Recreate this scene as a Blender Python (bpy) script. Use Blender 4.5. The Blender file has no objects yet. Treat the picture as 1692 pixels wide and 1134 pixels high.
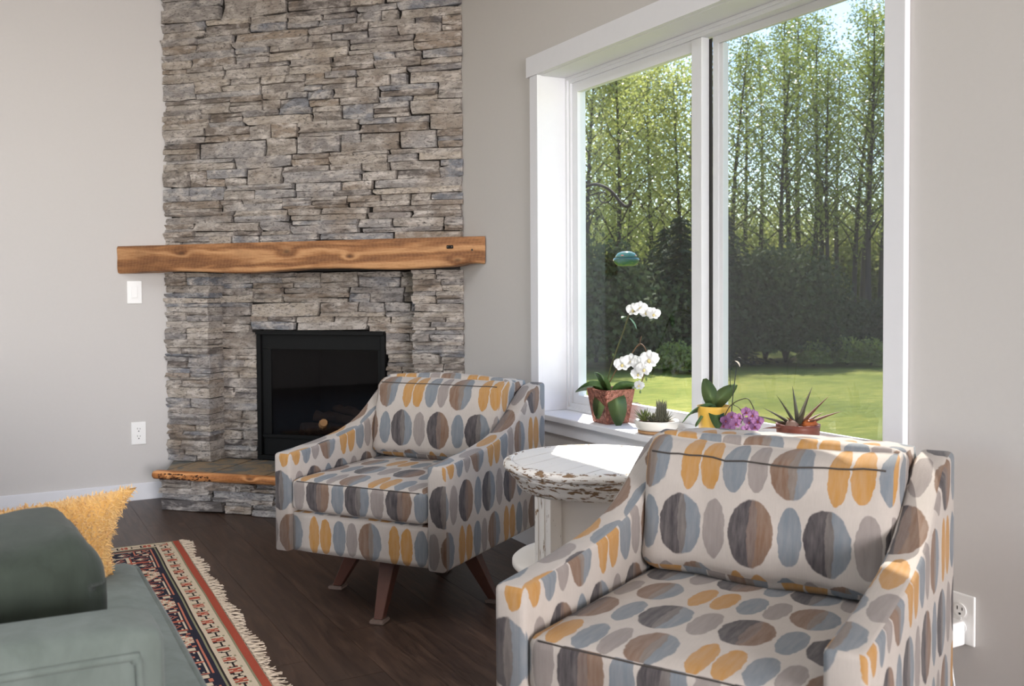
import bpy, bmesh, math, random
from mathutils import Vector, Matrix, noise as mnoise

# ------------------------------------------------------------------ camera
SC = bpy.context.scene
COL = SC.collection
IMG_W, IMG_H = 1692.0, 1134.0
FPX, YAW, PITCH, ROLL, SHY = 1597.33, 0.499103, 0.028824, -0.005966, -39.976
CAM = Vector((-2.036, -5.406, 1.091))
_f = Vector((math.sin(YAW)*math.cos(PITCH), math.cos(YAW)*math.cos(PITCH), -math.sin(PITCH)))
_r0 = Vector((math.cos(YAW), -math.sin(YAW), 0)); _u0 = _r0.cross(_f)
_r = _r0*math.cos(ROLL) + _u0*math.sin(ROLL); _u = -_r0*math.sin(ROLL) + _u0*math.cos(ROLL)
cd = bpy.data.cameras.new('camera'); cam = bpy.data.objects.new('camera', cd); COL.objects.link(cam)
cd.sensor_width = 36.0; cd.lens = FPX/IMG_W*36.0; cd.shift_y = SHY/IMG_W; cd.clip_start = .05; cd.clip_end = 500
cam.matrix_world = Matrix(((_r.x, _u.x, -_f.x, CAM.x), (_r.y, _u.y, -_f.y, CAM.y), (_r.z, _u.z, -_f.z, CAM.z), (0, 0, 0, 1)))
cd.dof.use_dof = True; cd.dof.focus_distance = 3.3; cd.dof.aperture_fstop = 7.0
SC.camera = cam

def at_x(px, py, x):
    d = _f + _r*((px-846)/FPX) - _u*((py-567-SHY)/FPX)
    return CAM + d*((x-CAM.x)/d.x)

def polar(px, dist, z=-.5):
    d = _f + _r*((px-846)/FPX); d.z = 0; d.normalize()
    p = CAM + d*dist; p.z = z
    return p

# ------------------------------------------------------------------ light
SUN_ELEV = math.radians(47.5); SUN_AZ = math.radians(37.7)          # azimuth from +y towards +x
W = bpy.data.worlds.new('sky'); SC.world = W; W.use_nodes = True
nt = W.node_tree; nt.nodes.clear()
sky = nt.nodes.new('ShaderNodeTexSky'); sky.sky_type = 'NISHITA'; sky.sun_disc = False
sky.sun_elevation = SUN_ELEV; sky.sun_rotation = SUN_AZ; sky.air_density = 1.0; sky.dust_density = .25; sky.ozone_density = 1.2
bg = nt.nodes.new('ShaderNodeBackground'); bg.inputs[1].default_value = .37
wo = nt.nodes.new('ShaderNodeOutputWorld'); nt.links.new(sky.outputs[0], bg.inputs[0]); nt.links.new(bg.outputs[0], wo.inputs[0])
sl = bpy.data.lights.new('sun', 'SUN'); sl.energy = 12.5; sl.angle = .0093; sl.color = (1, .95, .87)
so = bpy.data.objects.new('sun', sl); COL.objects.link(so)
_s = Vector((math.cos(SUN_ELEV)*math.sin(SUN_AZ), math.cos(SUN_ELEV)*math.cos(SUN_AZ), math.sin(SUN_ELEV)))
so.rotation_euler = _s.to_track_quat('Z', 'Y').to_euler(); so.location = (6, 8, 9)
def area(name, loc, target, sx, sy, watts, color):
    l = bpy.data.lights.new(name, 'AREA'); l.shape = 'RECTANGLE'; l.size = sx; l.size_y = sy; l.energy = watts; l.color = color
    o = bpy.data.objects.new(name, l); COL.objects.link(o); o.location = loc
    o.rotation_euler = (Vector(loc)-Vector(target)).to_track_quat('Z', 'Y').to_euler()
# area lights: added fill behind the camera, overhead and at the side wall
area('back_fill_light', (-1.7, -11.92, 1.35), (-1.7, 0, 1.35), 2.6, 2.2, 600, (1, .965, .985))  # added fill, set far back and right to favour the left wall
area('side_fill_light', (-6.42, -4.0, 1.5), (0, -4.0, 1.5), 4.4, 1.8, 12, (1, .965, .985))  # added weak fill, set at an invented opening in the unseen side wall
area('ceiling_fill_light', (-2.5, -2.9, 2.89), (-2.5, -2.9, 0), 1.5, 3.0, 44, (.93, .95, 1))  # added fill for the seating, hung inside an invented ceiling opening
VS = SC.view_settings; VS.view_transform = 'Standard'; VS.look = 'None'; VS.exposure = 0.0; VS.gamma = 1.0; VS.use_curve_mapping = False
SC.cycles.use_denoising = True

# ------------------------------------------------------------------ helpers
R = random.Random(7)
def srgb(r, g, b):
    f = lambda c: c/12.92 if c <= .04045 else ((c+.055)/1.055)**2.4
    return (f(r/255), f(g/255), f(b/255), 1)

def tag(o, label=None, cat=None, group=None, kind=None):
    if label: o['label'] = label
    if cat: o['category'] = cat
    if group: o['group'] = group
    if kind: o['kind'] = kind
    return o

def empty(name, loc=(0, 0, 0), rz=0, **k):
    o = bpy.data.objects.new(name, None); COL.objects.link(o); o.location = loc; o.rotation_euler = (0, 0, rz)
    o.empty_display_size = .05
    return tag(o, **k)

def link(name, me, parent=None):
    o = bpy.data.objects.new(name, me); COL.objects.link(o)
    if parent: o.parent = parent
    return o

def mk(name, V, F, m=None, parent=None, smooth=False, uv=None):
    me = bpy.data.meshes.new(name); me.from_pydata([tuple(v) for v in V], [], F); me.update()
    if m: me.materials.append(m)
    if smooth:
        me.polygons.foreach_set('use_smooth', [True]*len(me.polygons))
    if uv == 'box': box_uv(me)
    return link(name, me, parent)

def box_uv(me, ox=0, oy=0):
    l = me.uv_layers.new(name='UVMap')
    for p in me.polygons:
        n = p.normal; a = max(range(3), key=lambda i: abs(n[i])*(1.0 if i < 2 else .9))
        for li in p.loop_indices:
            c = me.vertices[me.loops[li].vertex_index].co
            l.data[li].uv = ((c.y+.1, c.z) if a == 0 else (c.x, c.z) if a == 1 else (c.x, c.y+.013))
            l.data[li].uv = (l.data[li].uv[0]+ox, l.data[li].uv[1]+oy)

def from_bm(name, bm, m, parent=None, smooth=False, uv=None):
    me = bpy.data.meshes.new(name); bm.to_mesh(me); bm.free()
    if m: me.materials.append(m)
    if smooth: me.polygons.foreach_set('use_smooth', [True]*len(me.polygons))
    if uv == 'box': box_uv(me)
    return link(name, me, parent)

def bmbox(bm, x0, x1, y0, y1, z0, z1):
    v = [bm.verts.new((x, y, z)) for z in (z0, z1) for y in (y0, y1) for x in (x0, x1)]
    for f in ((0, 2, 3, 1), (4, 5, 7, 6), (0, 1, 5, 4), (1, 3, 7, 5), (3, 2, 6, 7), (2, 0, 4, 6)):
        bm.faces.new([v[i] for i in f])

def box(name, b, m, parent=None, bev=0, seg=2, smooth=False, uv=None):
    bm = bmesh.new(); bmbox(bm, *b)
    if bev: bmesh.ops.bevel(bm, geom=bm.edges[:], offset=bev, segments=seg, affect='EDGES', profile=.5)
    return from_bm(name, bm, m, parent, smooth, uv)

def prism(name, poly, z0, z1, m, parent=None, bev=0, axis='z'):
    bm = bmesh.new(); n = len(poly)
    def P(a, b, h): return (a, b, h) if axis == 'z' else (h, a, b)
    lo = [bm.verts.new(P(a, b, z0)) for a, b in poly]; hi = [bm.verts.new(P(a, b, z1)) for a, b in poly]
    bm.faces.new(lo); bm.faces.new(hi)
    for i in range(n): bm.faces.new((lo[i], lo[(i+1) % n], hi[(i+1) % n], hi[i]))
    bmesh.ops.recalc_face_normals(bm, faces=bm.faces[:])
    if bev: bmesh.ops.bevel(bm, geom=bm.edges[:], offset=bev, segments=2, affect='EDGES', profile=.5)
    return from_bm(name, bm, m, parent)

def tube_data(pts, rad, seg=8, cap=True):
    V, F = [], []; n = len(pts); pts = [Vector(p) for p in pts]
    a = None
    for i, p in enumerate(pts):
        t = (pts[min(i+1, n-1)] - pts[max(i-1, 0)]).normalized()
        if a is None:
            a = t.cross(Vector((0, 0, 1)))
            if a.length < .05: a = t.cross(Vector((1, 0, 0)))
        else: a = a - t*a.dot(t)
        a.normalize(); b = t.cross(a)
        r = rad(i/(n-1)) if callable(rad) else rad
        for k in range(seg):
            w = 2*math.pi*k/seg; V.append(p + a*(math.cos(w)*r) + b*(math.sin(w)*r))
    for i in range(n-1):
        for k in range(seg):
            k2 = (k+1) % seg; F.append((i*seg+k, i*seg+k2, (i+1)*seg+k2, (i+1)*seg+k))
    if cap:
        F.append(tuple(range(seg))[::-1]); F.append(tuple((n-1)*seg+k for k in range(seg)))
    return V, F

def tube(name, pts, rad, m, parent=None, seg=8):
    V, F = tube_data(pts, rad, seg); return mk(name, V, F, m, parent, True)

def merge(parts):
    V, F = [], []
    for v, f in parts:
        o = len(V); V += list(v); F += [tuple(i+o for i in q) for q in f]
    return V, F

def lathe_data(prof, seg=32, a0=0, close=True):
    V, F = [], []; n = len(prof)
    for r, z in prof:
        for k in range(seg):
            w = a0+2*math.pi*k/seg; V.append((r*math.cos(w), r*math.sin(w), z))
    for i in range(n-1):
        for k in range(seg):
            k2 = (k+1) % seg; F.append((i*seg+k, i*seg+k2, (i+1)*seg+k2, (i+1)*seg+k))
    if close:
        F.append(tuple(range(seg))[::-1]); F.append(tuple((n-1)*seg+k for k in range(seg)))
    return V, F

def lathe(name, prof, m, parent=None, seg=32, smooth=True, close=True):
    V, F = lathe_data(prof, seg, close=close); return mk(name, V, F, m, parent, smooth)

def bez(pts, n=16):
    """Catmull-Rom through pts"""
    P = [Vector(p) for p in pts]; P = [P[0]*2-P[1]] + P + [P[-1]*2-P[-2]]; out = []
    for i in range(1, len(P)-2):
        for k in range(n):
            t = k/n; a, b, c, d = P[i-1:i+3]
            out.append(.5*((2*b)+(c-a)*t+(2*a-5*b+4*c-d)*t*t+(3*b-a-3*c+d)*t**3))
    out.append(P[-2]); return out

# ------------------------------------------------------------------ materials
class NG:
    def __init__(s, name):
        s.m = bpy.data.materials.new(name); s.m.use_nodes = True; s.t = s.m.node_tree; s.t.nodes.clear()
        s.out = s.n('ShaderNodeOutputMaterial')
    def n(s, typ, **k):
        o = s.t.nodes.new(typ)
        for a, b in k.items(): setattr(o, a, b)
        return o
    def l(s, a, b): s.t.links.new(a, b)
    def set(s, sock, v):
        if hasattr(v, 'is_linked') or isinstance(v, bpy.types.NodeSocket): s.l(v, sock)
        else: sock.default_value = v
    def m_(s, op, a, b=0.0, c=None, clamp=False):
        o = s.n('ShaderNodeMath', operation=op, use_clamp=clamp)
        s.set(o.inputs[0], a); s.set(o.inputs[1], b)
        if c is not None: s.set(o.inputs[2], c)
        return o.outputs[0]
    def mix(s, f, a, b, mode='MIX'):
        o = s.n('ShaderNodeMixRGB', blend_type=mode); s.set(o.inputs[0], f); s.set(o.inputs[1], a); s.set(o.inputs[2], b); return o.outputs[0]
    def coord(s, kind='pos', scale=(1, 1, 1)):
        if kind == 'pos': c = s.n('ShaderNodeNewGeometry').outputs['Position']
        elif kind == 'obj': c = s.n('ShaderNodeTexCoord').outputs['Object']
        else: c = s.n('ShaderNodeTexCoord').outputs['UV']
        if tuple(scale) == (1, 1, 1): return c
        mp = s.n('ShaderNodeMapping'); mp.inputs['Scale'].default_value = scale; s.l(c, mp.inputs[0]); return mp.outputs[0]
    def noise(s, vec, scale, detail=4, rough=.55, dist=0):
        o = s.n('ShaderNodeTexNoise'); o.inputs['Scale'].default_value = scale; o.inputs['Detail'].default_value = detail
        o.inputs['Roughness'].default_value = rough; o.inputs['Distortion'].default_value = dist; s.l(vec, o.inputs['Vector']); return o.outputs['Fac']
    def ramp(s, f, stops, interp='LINEAR'):
        o = s.n('ShaderNodeValToRGB'); cr = o.color_ramp; cr.interpolation = interp
        while len(cr.elements) < len(stops): cr.elements.new(.5)
        for e, (p, c) in zip(cr.elements, stops): e.position = p; e.color = c
        s.l(f, o.inputs[0]); return o.outputs[0]
    def bump(s, h, strength=.3, dist=.01):
        o = s.n('ShaderNodeBump'); o.inputs['Strength'].default_value = strength; o.inputs['Distance'].default_value = dist; s.l(h, o.inputs['Height']); return o.outputs[0]
    def pbr(s, color, rough=.6, normal=None, spec=.5, metal=0, sheen=0, coat=0, **k):
        p = s.n('ShaderNodeBsdfPrincipled'); s.set(p.inputs['Base Color'], color); s.set(p.inputs['Roughness'], rough)
        p.inputs['Specular IOR Level'].default_value = spec; s.set(p.inputs['Metallic'], metal); p.inputs['Sheen Weight'].default_value = sheen
        p.inputs['Coat Weight'].default_value = coat
        if normal is not None: s.l(normal, p.inputs['Normal'])
        s.l(p.outputs[0], s.out.inputs[0]); s.p = p; return s.m

def G(v): return (v, v, v, 1)
def simple(name, c1, c2=None, scale=12, rough=.6, bump=.1, dist=.004, coords='obj', stretch=(1, 1, 1), spec=.4, metal=0, sheen=0, detail=4, coat=0):
    g = NG(name); v = g.coord(coords, stretch); n = g.noise(v, scale, detail)
    c = g.mix(n, c1, c2 or tuple([x*.82 for x in c1[:3]])+(1,))
    return g.pbr(c, rough, g.bump(n, bump, dist) if bump else None, spec, metal, sheen, coat)

M = {}
M['wall'] = simple('wall_paint', srgb(207, 203, 200), srgb(204, 200, 197), 60, .85, .08, .002, 'pos', spec=.2)
M['ceiling'] = simple('ceiling_paint', srgb(236, 234, 230), srgb(232, 230, 226), 60, .9, .05, .002, 'pos', spec=.2)
M['trim'] = simple('white_trim_paint', srgb(230, 230, 234), srgb(226, 226, 230), 30, .6, .02, .001, 'pos', spec=.2)
M['vinyl'] = simple('white_vinyl', srgb(230, 231, 234), srgb(226, 227, 230), 20, .5, .0, .001, 'pos')
M['plate'] = simple('white_plastic', srgb(244, 243, 241), srgb(240, 239, 237), 20, .32, 0)
M['slot'] = simple('dark_slot', srgb(52, 50, 48), None, 20, .6, 0)
M['black'] = simple('black_metal', srgb(16, 16, 17), srgb(22, 22, 22), 30, .55, .05, .001, spec=.2)
M['soot'] = simple('firebox_lining', srgb(30, 28, 27), srgb(44, 40, 37), 9, .9, .4, .02)
M['mortar'] = simple('dark_mortar', srgb(58, 54, 51), srgb(42, 39, 37), 40, .95, .3, .004)

def stone_mat():
    g = NG('ledgestone'); pos = g.coord('pos'); rnd = g.n('ShaderNodeObjectInfo').outputs['Random']
    base = g.ramp(rnd, [(0, srgb(188, 179, 170)), (.2, srgb(144, 135, 127)), (.36, srgb(196, 184, 170)), (.52, srgb(140, 135, 133)), (.64, srgb(170, 165, 162)), (.76, srgb(132, 135, 142)), (.86, srgb(166, 150, 134)), (1, srgb(100, 95, 94))])
    st = g.coord('pos', (1, 1, 2.6))
    n1 = g.noise(st, 11, 5, .6, .4); n2 = g.noise(st, 48, 5, .65, .8); n3 = g.noise(pos, 5, 3)
    c = g.mix(g.m_('MULTIPLY', g.m_('SUBTRACT', n1, .45, clamp=True), 4.0, clamp=True), base, srgb(218, 209, 201))
    c = g.mix(g.m_('MULTIPLY', g.m_('SUBTRACT', n3, .5, clamp=True), 3.2, clamp=True), c, srgb(146, 130, 114))
    c = g.mix(g.m_('MULTIPLY', g.m_('SUBTRACT', .5, n2, clamp=True), 5.0, clamp=True), c, srgb(84, 79, 77))
    h = g.m_('ADD', n2, g.m_('MULTIPLY', n1, .8))
    return g.pbr(c, .82, g.bump(h, .75, .012), .3)
M['stone'] = stone_mat()

def slate_mat():
    g = NG('slate_tile'); pos = g.coord('pos'); n = g.noise(pos, 7, 6, .6, 1.2); n2 = g.noise(pos, 30, 4)
    rnd = g.n('ShaderNodeObjectInfo').outputs['Random']
    c = g.ramp(g.m_('ADD', g.m_('MULTIPLY', n, .8), g.m_('MULTIPLY', rnd, .25)), [(.3, srgb(84, 92, 96)), (.44, srgb(124, 122, 112)), (.54, srgb(168, 142, 110)), (.64, srgb(104, 110, 110)), (.85, srgb(176, 150, 122))])
    return g.pbr(c, .5, g.bump(n2, .35, .004), .4)
M['slate'] = slate_mat()
M['grout'] = simple('grout', srgb(200, 190, 176), None, 60, .9, .1)

def beam_mat(name, c_dark, c_mid, c_light, knots, zc, freq=34, rough=.55):
    g = NG(name); v = g.coord('obj'); sx = g.n('ShaderNodeSeparateXYZ'); g.l(v, sx.inputs[0]); X, Yc, Z = sx.outputs
    st = g.n('ShaderNodeMapping'); st.inputs['Scale'].default_value = (1.3, 6, 9); g.l(v, st.inputs[0])
    n = g.noise(st.outputs[0], 1.6, 4, .55, .3)
    val = g.m_('ADD', g.m_('MULTIPLY', g.m_('ADD', Z, g.m_('MULTIPLY', Yc, .8)), freq), g.m_('MULTIPLY', n, 4.5)); dark = None
    for (kx, kz, s, a) in knots:
        dx = g.m_('DIVIDE', g.m_('SUBTRACT', X, kx), s*2.0); dz = g.m_('DIVIDE', g.m_('SUBTRACT', Z, kz), s)
        d2 = g.m_('ADD', g.m_('MULTIPLY', dx, dx), g.m_('MULTIPLY', dz, dz)); e = g.m_('POWER', 2.718, g.m_('MULTIPLY', d2, -1.0))
        val = g.m_('ADD', val, g.m_('MULTIPLY', e, a)); e2 = g.m_('POWER', 2.718, g.m_('MULTIPLY', d2, -5.0))
        dark = e2 if dark is None else g.m_('ADD', dark, e2)
    ring = g.m_('MULTIPLY', g.m_('ADD', g.m_('SINE', g.m_('MULTIPLY', val, 3.0)), 1.0), .5)
    fine = g.n('ShaderNodeMapping'); fine.inputs['Scale'].default_value = (4, 60, 60); g.l(v, fine.inputs[0]); fn = g.noise(fine.outputs[0], 4, 5, .65)
    c = g.ramp(g.m_('ADD', g.m_('MULTIPLY', ring, .45), g.m_('MULTIPLY', fn, .55)), [(.18, c_dark), (.48, c_mid), (.8, c_light)])
    saw = g.m_('SINE', g.m_('ADD', g.m_('MULTIPLY', X, 330), g.m_('MULTIPLY', n, 26))); big = g.noise(v, 5, 3)
    c = g.mix(g.m_('MULTIPLY', g.m_('SUBTRACT', big, .52, clamp=True), 2.6, clamp=True), c, c_dark)
    c = g.mix(g.m_('MULTIPLY', g.m_('ADD', saw, 1.0), .04), c, c_light)
    if dark is not None: c = g.mix(g.m_('MULTIPLY', dark, .75, clamp=True), c, srgb(66, 42, 26))
    h = g.m_('ADD', g.m_('ADD', g.m_('MULTIPLY', ring, .5), fn), g.m_('MULTIPLY', saw, .10))
    return g.pbr(c, rough, g.bump(h, .45, .004), .35)
M['beam'] = beam_mat('reclaimed_oak', srgb(106, 68, 42), srgb(160, 110, 70), srgb(202, 154, 108),
    [(-.62, 1.295, .022, 1.6), (-.02, 1.29, .026, 1.8), (.32, 1.262, .020, 1.6), (.87, 1.235, .022, 1.4)], 1.27, 22)
M['edge_wood'] = beam_mat('live_edge_fir', srgb(150, 92, 48), srgb(214, 142, 84), srgb(236, 174, 116), [(-.58, .17, .02, 2.5), (-.15, .19, .016, 2.4), (.3, .18, .02, 2.0)], .18, 40, .4)
M['bark'] = simple('bark', srgb(92, 58, 38), srgb(58, 36, 26), 60, .9, .8, .008)

def floor_mat():
    g = NG('dark_oak_plank'); pos = g.coord('pos', (9, 1, 9)); rnd = g.n('ShaderNodeObjectInfo').outputs['Random']
    n = g.noise(pos, 2.2, 5, .6, 1.6); f = g.noise(g.coord('pos', (60, 3, 60)), 3, 5, .7)
    c = g.ramp(g.m_('ADD', g.m_('MULTIPLY', n, .6), g.m_('MULTIPLY', f, .4)), [(.3, srgb(36, 26, 21)), (.5, srgb(74, 56, 46)), (.68, srgb(106, 82, 67))])
    c = g.mix(g.m_('MULTIPLY', rnd, .6), c, srgb(50, 38, 32))
    return g.pbr(c, g.m_('ADD', .30, g.m_('MULTIPLY', f, .2)), g.bump(g.m_('ADD', f, n), .22, .003), .45)
M['floor'] = floor_mat()
M['subfloor'] = simple('subfloor', srgb(36, 28, 24), None, 20, .9, 0)

def glass_mat(name, tint, gloss_tint=(1, 1, 1, 1), base=.04, rough=0.0, vary=None):
    g = NG(name); tr = g.n('ShaderNodeBsdfTransparent'); g.set(tr.inputs[0], tint)
    gl = g.n('ShaderNodeBsdfGlossy'); gl.inputs['Roughness'].default_value = rough; gl.inputs[0].default_value = gloss_tint
    fr = g.n('ShaderNodeLayerWeight'); fr.inputs[0].default_value = .5
    mx = g.n('ShaderNodeMixShader'); g.l(g.m_('ADD', base, g.m_('MULTIPLY', g.m_('POWER', fr.outputs['Facing'], 5.0), .9), clamp=True), mx.inputs[0])
    g.l(tr.outputs[0], mx.inputs[1]); g.l(gl.outputs[0], mx.inputs[2]); g.l(mx.outputs[0], g.out.inputs[0]); return g.m
M['glass'] = glass_mat('window_glass', (.97, .985, .98, 1))
M['fireglass'] = glass_mat('firebox_glass', (.42, .42, .44, 1), base=.022)
def screen_mat():
    g = NG('insect_screen_mesh'); tr = g.n('ShaderNodeBsdfTransparent'); df = g.n('ShaderNodeBsdfDiffuse'); df.inputs[0].default_value = (.10, .10, .105, 1)
    n = g.noise(g.coord('pos'), 300, 2); mx = g.n('ShaderNodeMixShader'); g.l(g.m_('ADD', .31, g.m_('MULTIPLY', n, .08)), mx.inputs[0])
    g.l(tr.outputs[0], mx.inputs[1]); g.l(df.outputs[0], mx.inputs[2]); g.l(mx.outputs[0], g.out.inputs[0]); return g.m
M['screen'] = screen_mat()

def fabric_mat():
    """cream linen printed with rows of overlapping watercolour ovals"""
    g = NG('oval_print_linen'); uv = g.n('ShaderNodeTexCoord').outputs['UV']
    sep = g.n('ShaderNodeSeparateXYZ'); g.l(uv, sep.inputs[0]); U, Vv = sep.outputs[0], sep.outputs[1]
    wob = g.n('ShaderNodeTexNoise'); wob.inputs['Scale'].default_value = 45; wob.inputs['Detail'].default_value = 3; g.l(uv, wob.inputs['Vector'])
    ws = g.n('ShaderNodeSeparateColor'); g.l(wob.outputs['Color'], ws.inputs[0])
    U = g.m_('ADD', U, g.m_('MULTIPLY', g.m_('SUBTRACT', ws.outputs[0], .5), .011)); Vv = g.m_('ADD', Vv, g.m_('MULTIPLY', g.m_('SUBTRACT', ws.outputs[1], .5), .013))
    P, RH = .322, .145
    vv = g.m_('ADD', g.m_('DIVIDE', g.m_('SUBTRACT', Vv, .1925), RH), 20.0)
    row = g.m_('FLOOR', vv); lv = g.m_('MULTIPLY', g.m_('SUBTRACT', g.m_('SUBTRACT', vv, row), .5), RH)
    isA = g.m_('MODULO', row, 2.0)
    pairrow = g.m_('FLOOR', g.m_('DIVIDE', row, 2.0))
    uu = g.m_('ADD', g.m_('ADD', U, g.m_('MULTIPLY', pairrow, .117)), 30*P)
    streak = g.noise(g.coord('uv', (90, 14, 1)), 1.0, 3, .6); blot = g.noise(uv, 26, 3)
    cols = dict(D=srgb(44, 40, 47), B=srgb(114, 86, 66), G=srgb(110, 119, 127), T=srgb(136, 127, 123), O=srgb(174, 126, 58))
    cream = srgb(191, 182, 174); c = g.mix(blot, cream, srgb(178, 169, 161))
    # (left colour, right colour or None, centre, half width, half height)
    rowsA = [('D', 'B', .052, .050, .0705), ('G', None, .135, .026, .064), ('D', 'G', .212, .050, .0705), ('T', None, .292, .027, .066)]
    rowsB = [('O', None, .024, .022, .067), ('O', None, .072, .024, .064), ('G', None, .128, .027, .062), ('T', None, .179, .023, .060), ('B', 'G', .251, .046, .067)]
    mid = dict(DB=srgb(100, 82, 74), DG=srgb(94, 88, 86), BG=srgb(114, 102, 94))
    for rows, on in ((rowsA, isA), (rowsB, g.m_('SUBTRACT', 1.0, isA))):
        for kl, kr, cu, hu, hv in rows:
            d = g.m_('DIVIDE', g.m_('SUBTRACT', g.m_('MODULO', g.m_('ADD', g.m_('SUBTRACT', uu, cu), P/2), P), P/2), hu)
            q = g.m_('DIVIDE', lv, hv)
            k = g.m_('MULTIPLY', g.m_('SUBTRACT', 1.0, g.m_('ADD', g.m_('MULTIPLY', d, d), g.m_('MULTIPLY', q, q))), 11.0, clamp=True)
            col = cols[kl]
            if kr:
                bow = g.m_('MULTIPLY', g.m_('SUBTRACT', 1.0, g.m_('MULTIPLY', q, q)), .16)
                col = g.mix(g.m_('MULTIPLY', g.m_('ADD', g.m_('SUBTRACT', d, .02), bow), 26.0, clamp=True), col, mid[kl+kr])
                col = g.mix(g.m_('MULTIPLY', g.m_('SUBTRACT', g.m_('SUBTRACT', d, .12), bow), 26.0, clamp=True), col, cols[kr])
            al = g.m_('ADD', .66, g.m_('MULTIPLY', streak, .5), clamp=True)
            c = g.mix(g.m_('MULTIPLY', g.m_('MULTIPLY', k, on), al, clamp=True), c, col)
    wv = g.m_('ADD', g.m_('SINE', g.m_('MULTIPLY', sep.outputs[0], 2400)), g.m_('SINE', g.m_('MULTIPLY', sep.outputs[1], 2400)))
    fib = g.noise(g.coord('uv', (400, 30, 1)), 1, 3)
    c = g.mix(g.m_('MULTIPLY', fib, .22), c, srgb(120, 112, 108))
    return g.pbr(c, .88, g.bump(g.m_('ADD', wv, g.m_('MULTIPLY', fib, 2)), .12, .002), .2, sheen=.15)
M['fabric'] = fabric_mat()
M['leg'] = simple('walnut_leg', srgb(92, 58, 46), srgb(74, 45, 36), 8, .32, .05, .002, stretch=(6, 6, 1))
M['footpad'] = simple('taupe_glide', srgb(122, 104, 94), srgb(100, 84, 76), 40, .55, .1)
M['seam'] = simple('seam_thread', srgb(72, 66, 62), None, 40, .9, 0)

def distressed(name, stretch, thr=.60):
    g = NG(name); v = g.coord('obj', stretch); n = g.noise(v, 9, 5, .62, .4); n2 = g.noise(v, 30, 4); n3 = g.noise(g.coord('obj'), 4, 2)
    c = g.mix(n3, srgb(240, 236, 230), srgb(226, 220, 212))
    k = g.m_('MULTIPLY', g.m_('SUBTRACT', n, thr, clamp=True), 30, clamp=True)
    wood = g.mix(n2, srgb(168, 134, 98), srgb(70, 52, 40)); c = g.mix(k, c, wood)
    return g.pbr(c, .55, g.bump(g.m_('SUBTRACT', g.m_('MULTIPLY', n2, .3), k), .3, .004), .35)
M['table_top'] = distressed('worn_white_board', (9, 1.4, 9), .70)
M['table_rim'] = distressed('chipped_white_rim', (3.4, 3.4, 12), .52)
M['table_leg'] = distressed('chipped_white_post', (9, 9, 1.5), .60)
M['table_white'] = distressed('white_painted_panel', (2, 2, 1), .80)

def velvet(name, a, b):
    g = NG(name); v = g.coord('obj'); n = g.noise(g.coord('obj', (3, 3, 1)), 7, 4, .6, .5); f = g.noise(g.coord('obj', (160, 160, 22)), 1, 3)
    c = g.mix(g.m_('MULTIPLY', g.m_('SUBTRACT', n, .28, clamp=True), 2.0, clamp=True), a, b); c = g.mix(g.m_('MULTIPLY', f, .3), c, b)
    return g.pbr(c, .8, g.bump(f, .1, .002), .15, sheen=.12)
M['velvet'] = velvet('sage_velvet', srgb(90, 99, 93), srgb(114, 123, 118))
M['velvet_dark'] = velvet('deep_green_velvet', srgb(46, 53, 46), srgb(64, 72, 64))
M['yellow'] = simple('mustard_fleece', srgb(220, 178, 108), srgb(200, 150, 76), 30, .9, .1, sheen=.4)
M['pile'] = simple('mustard_pile', srgb(238, 204, 142), srgb(212, 164, 92), 22, .85, 0, sheen=.4)

def attr_mat(name, rough=.9):
    g = NG(name); a = g.n('ShaderNodeVertexColor'); a.layer_name = 'dye'; f = g.noise(g.coord('pos'), 240, 2)
    c = g.mix(g.m_('MULTIPLY', f, .35), a.outputs[0], srgb(60, 48, 44)); return g.pbr(c, rough, g.bump(f, .4, .003), .15)
M['rug'] = attr_mat('knotted_wool')
M['fringe'] = simple('cotton_fringe', srgb(222, 206, 186), srgb(190, 172, 150), 60, .9, 0)
M['copper'] = simple('hammered_copper', srgb(204, 140, 120), srgb(84, 44, 36), 75, .42, 1.0, .012, metal=.55, detail=2)
M['soil'] = simple('bark_soil', srgb(66, 48, 38), srgb(110, 92, 74), 60, .95, .9, .01)
def leaf_mat(name, a, b, rough=.35, trans=.25, spec=.45):
    g = NG(name); n = g.noise(g.coord('obj', (1, 1, 1)), 14, 3); c = g.mix(n, a, b)
    g.pbr(c, rough, None, spec); t = g.n('ShaderNodeBsdfTranslucent'); g.l(c, t.inputs[0]); mx = g.n('ShaderNodeMixShader'); mx.inputs[0].default_value = trans
    g.l(g.p.outputs[0], mx.inputs[1]); g.l(t.outputs[0], mx.inputs[2]); g.l(mx.outputs[0], g.out.inputs[0]); return g.m
M['orchid_leaf'] = leaf_mat('orchid_leaf', srgb(70, 100, 58), srgb(104, 134, 80))
M['orchid_leaf2'] = leaf_mat('orchid_leaf_pale', srgb(96, 128, 84), srgb(128, 140, 84))
M['white_petal'] = leaf_mat('white_petal', srgb(222, 221, 220), srgb(204, 203, 204), .7, .30)
M['lip'] = leaf_mat('orchid_lip', srgb(236, 214, 132), srgb(246, 236, 190), .5, .3)
M['purple_petal'] = leaf_mat('purple_petal', srgb(134, 74, 128), srgb(190, 146, 186), .6, .4)
M['purple_lip'] = leaf_mat('magenta_lip', srgb(134, 28, 112), srgb(200, 120, 60), .5, .2)
M['stem'] = simple('green_stem', srgb(66, 84, 48), srgb(88, 72, 44), 30, .5, 0)
M['dry_stem'] = simple('dry_stem', srgb(120, 88, 62), srgb(90, 66, 48), 30, .7, 0)
M['stake'] = simple('dark_stake', srgb(52, 54, 48), None, 30, .5, 0)
M['ceramic'] = simple('white_ceramic', srgb(236, 233, 226), srgb(226, 222, 214), 30, .35, .05, .002)
M['wood_saucer'] = simple('wood_saucer', srgb(186, 146, 104), srgb(160, 120, 82), 8, .6, .1, stretch=(1, 6, 6))
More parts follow.
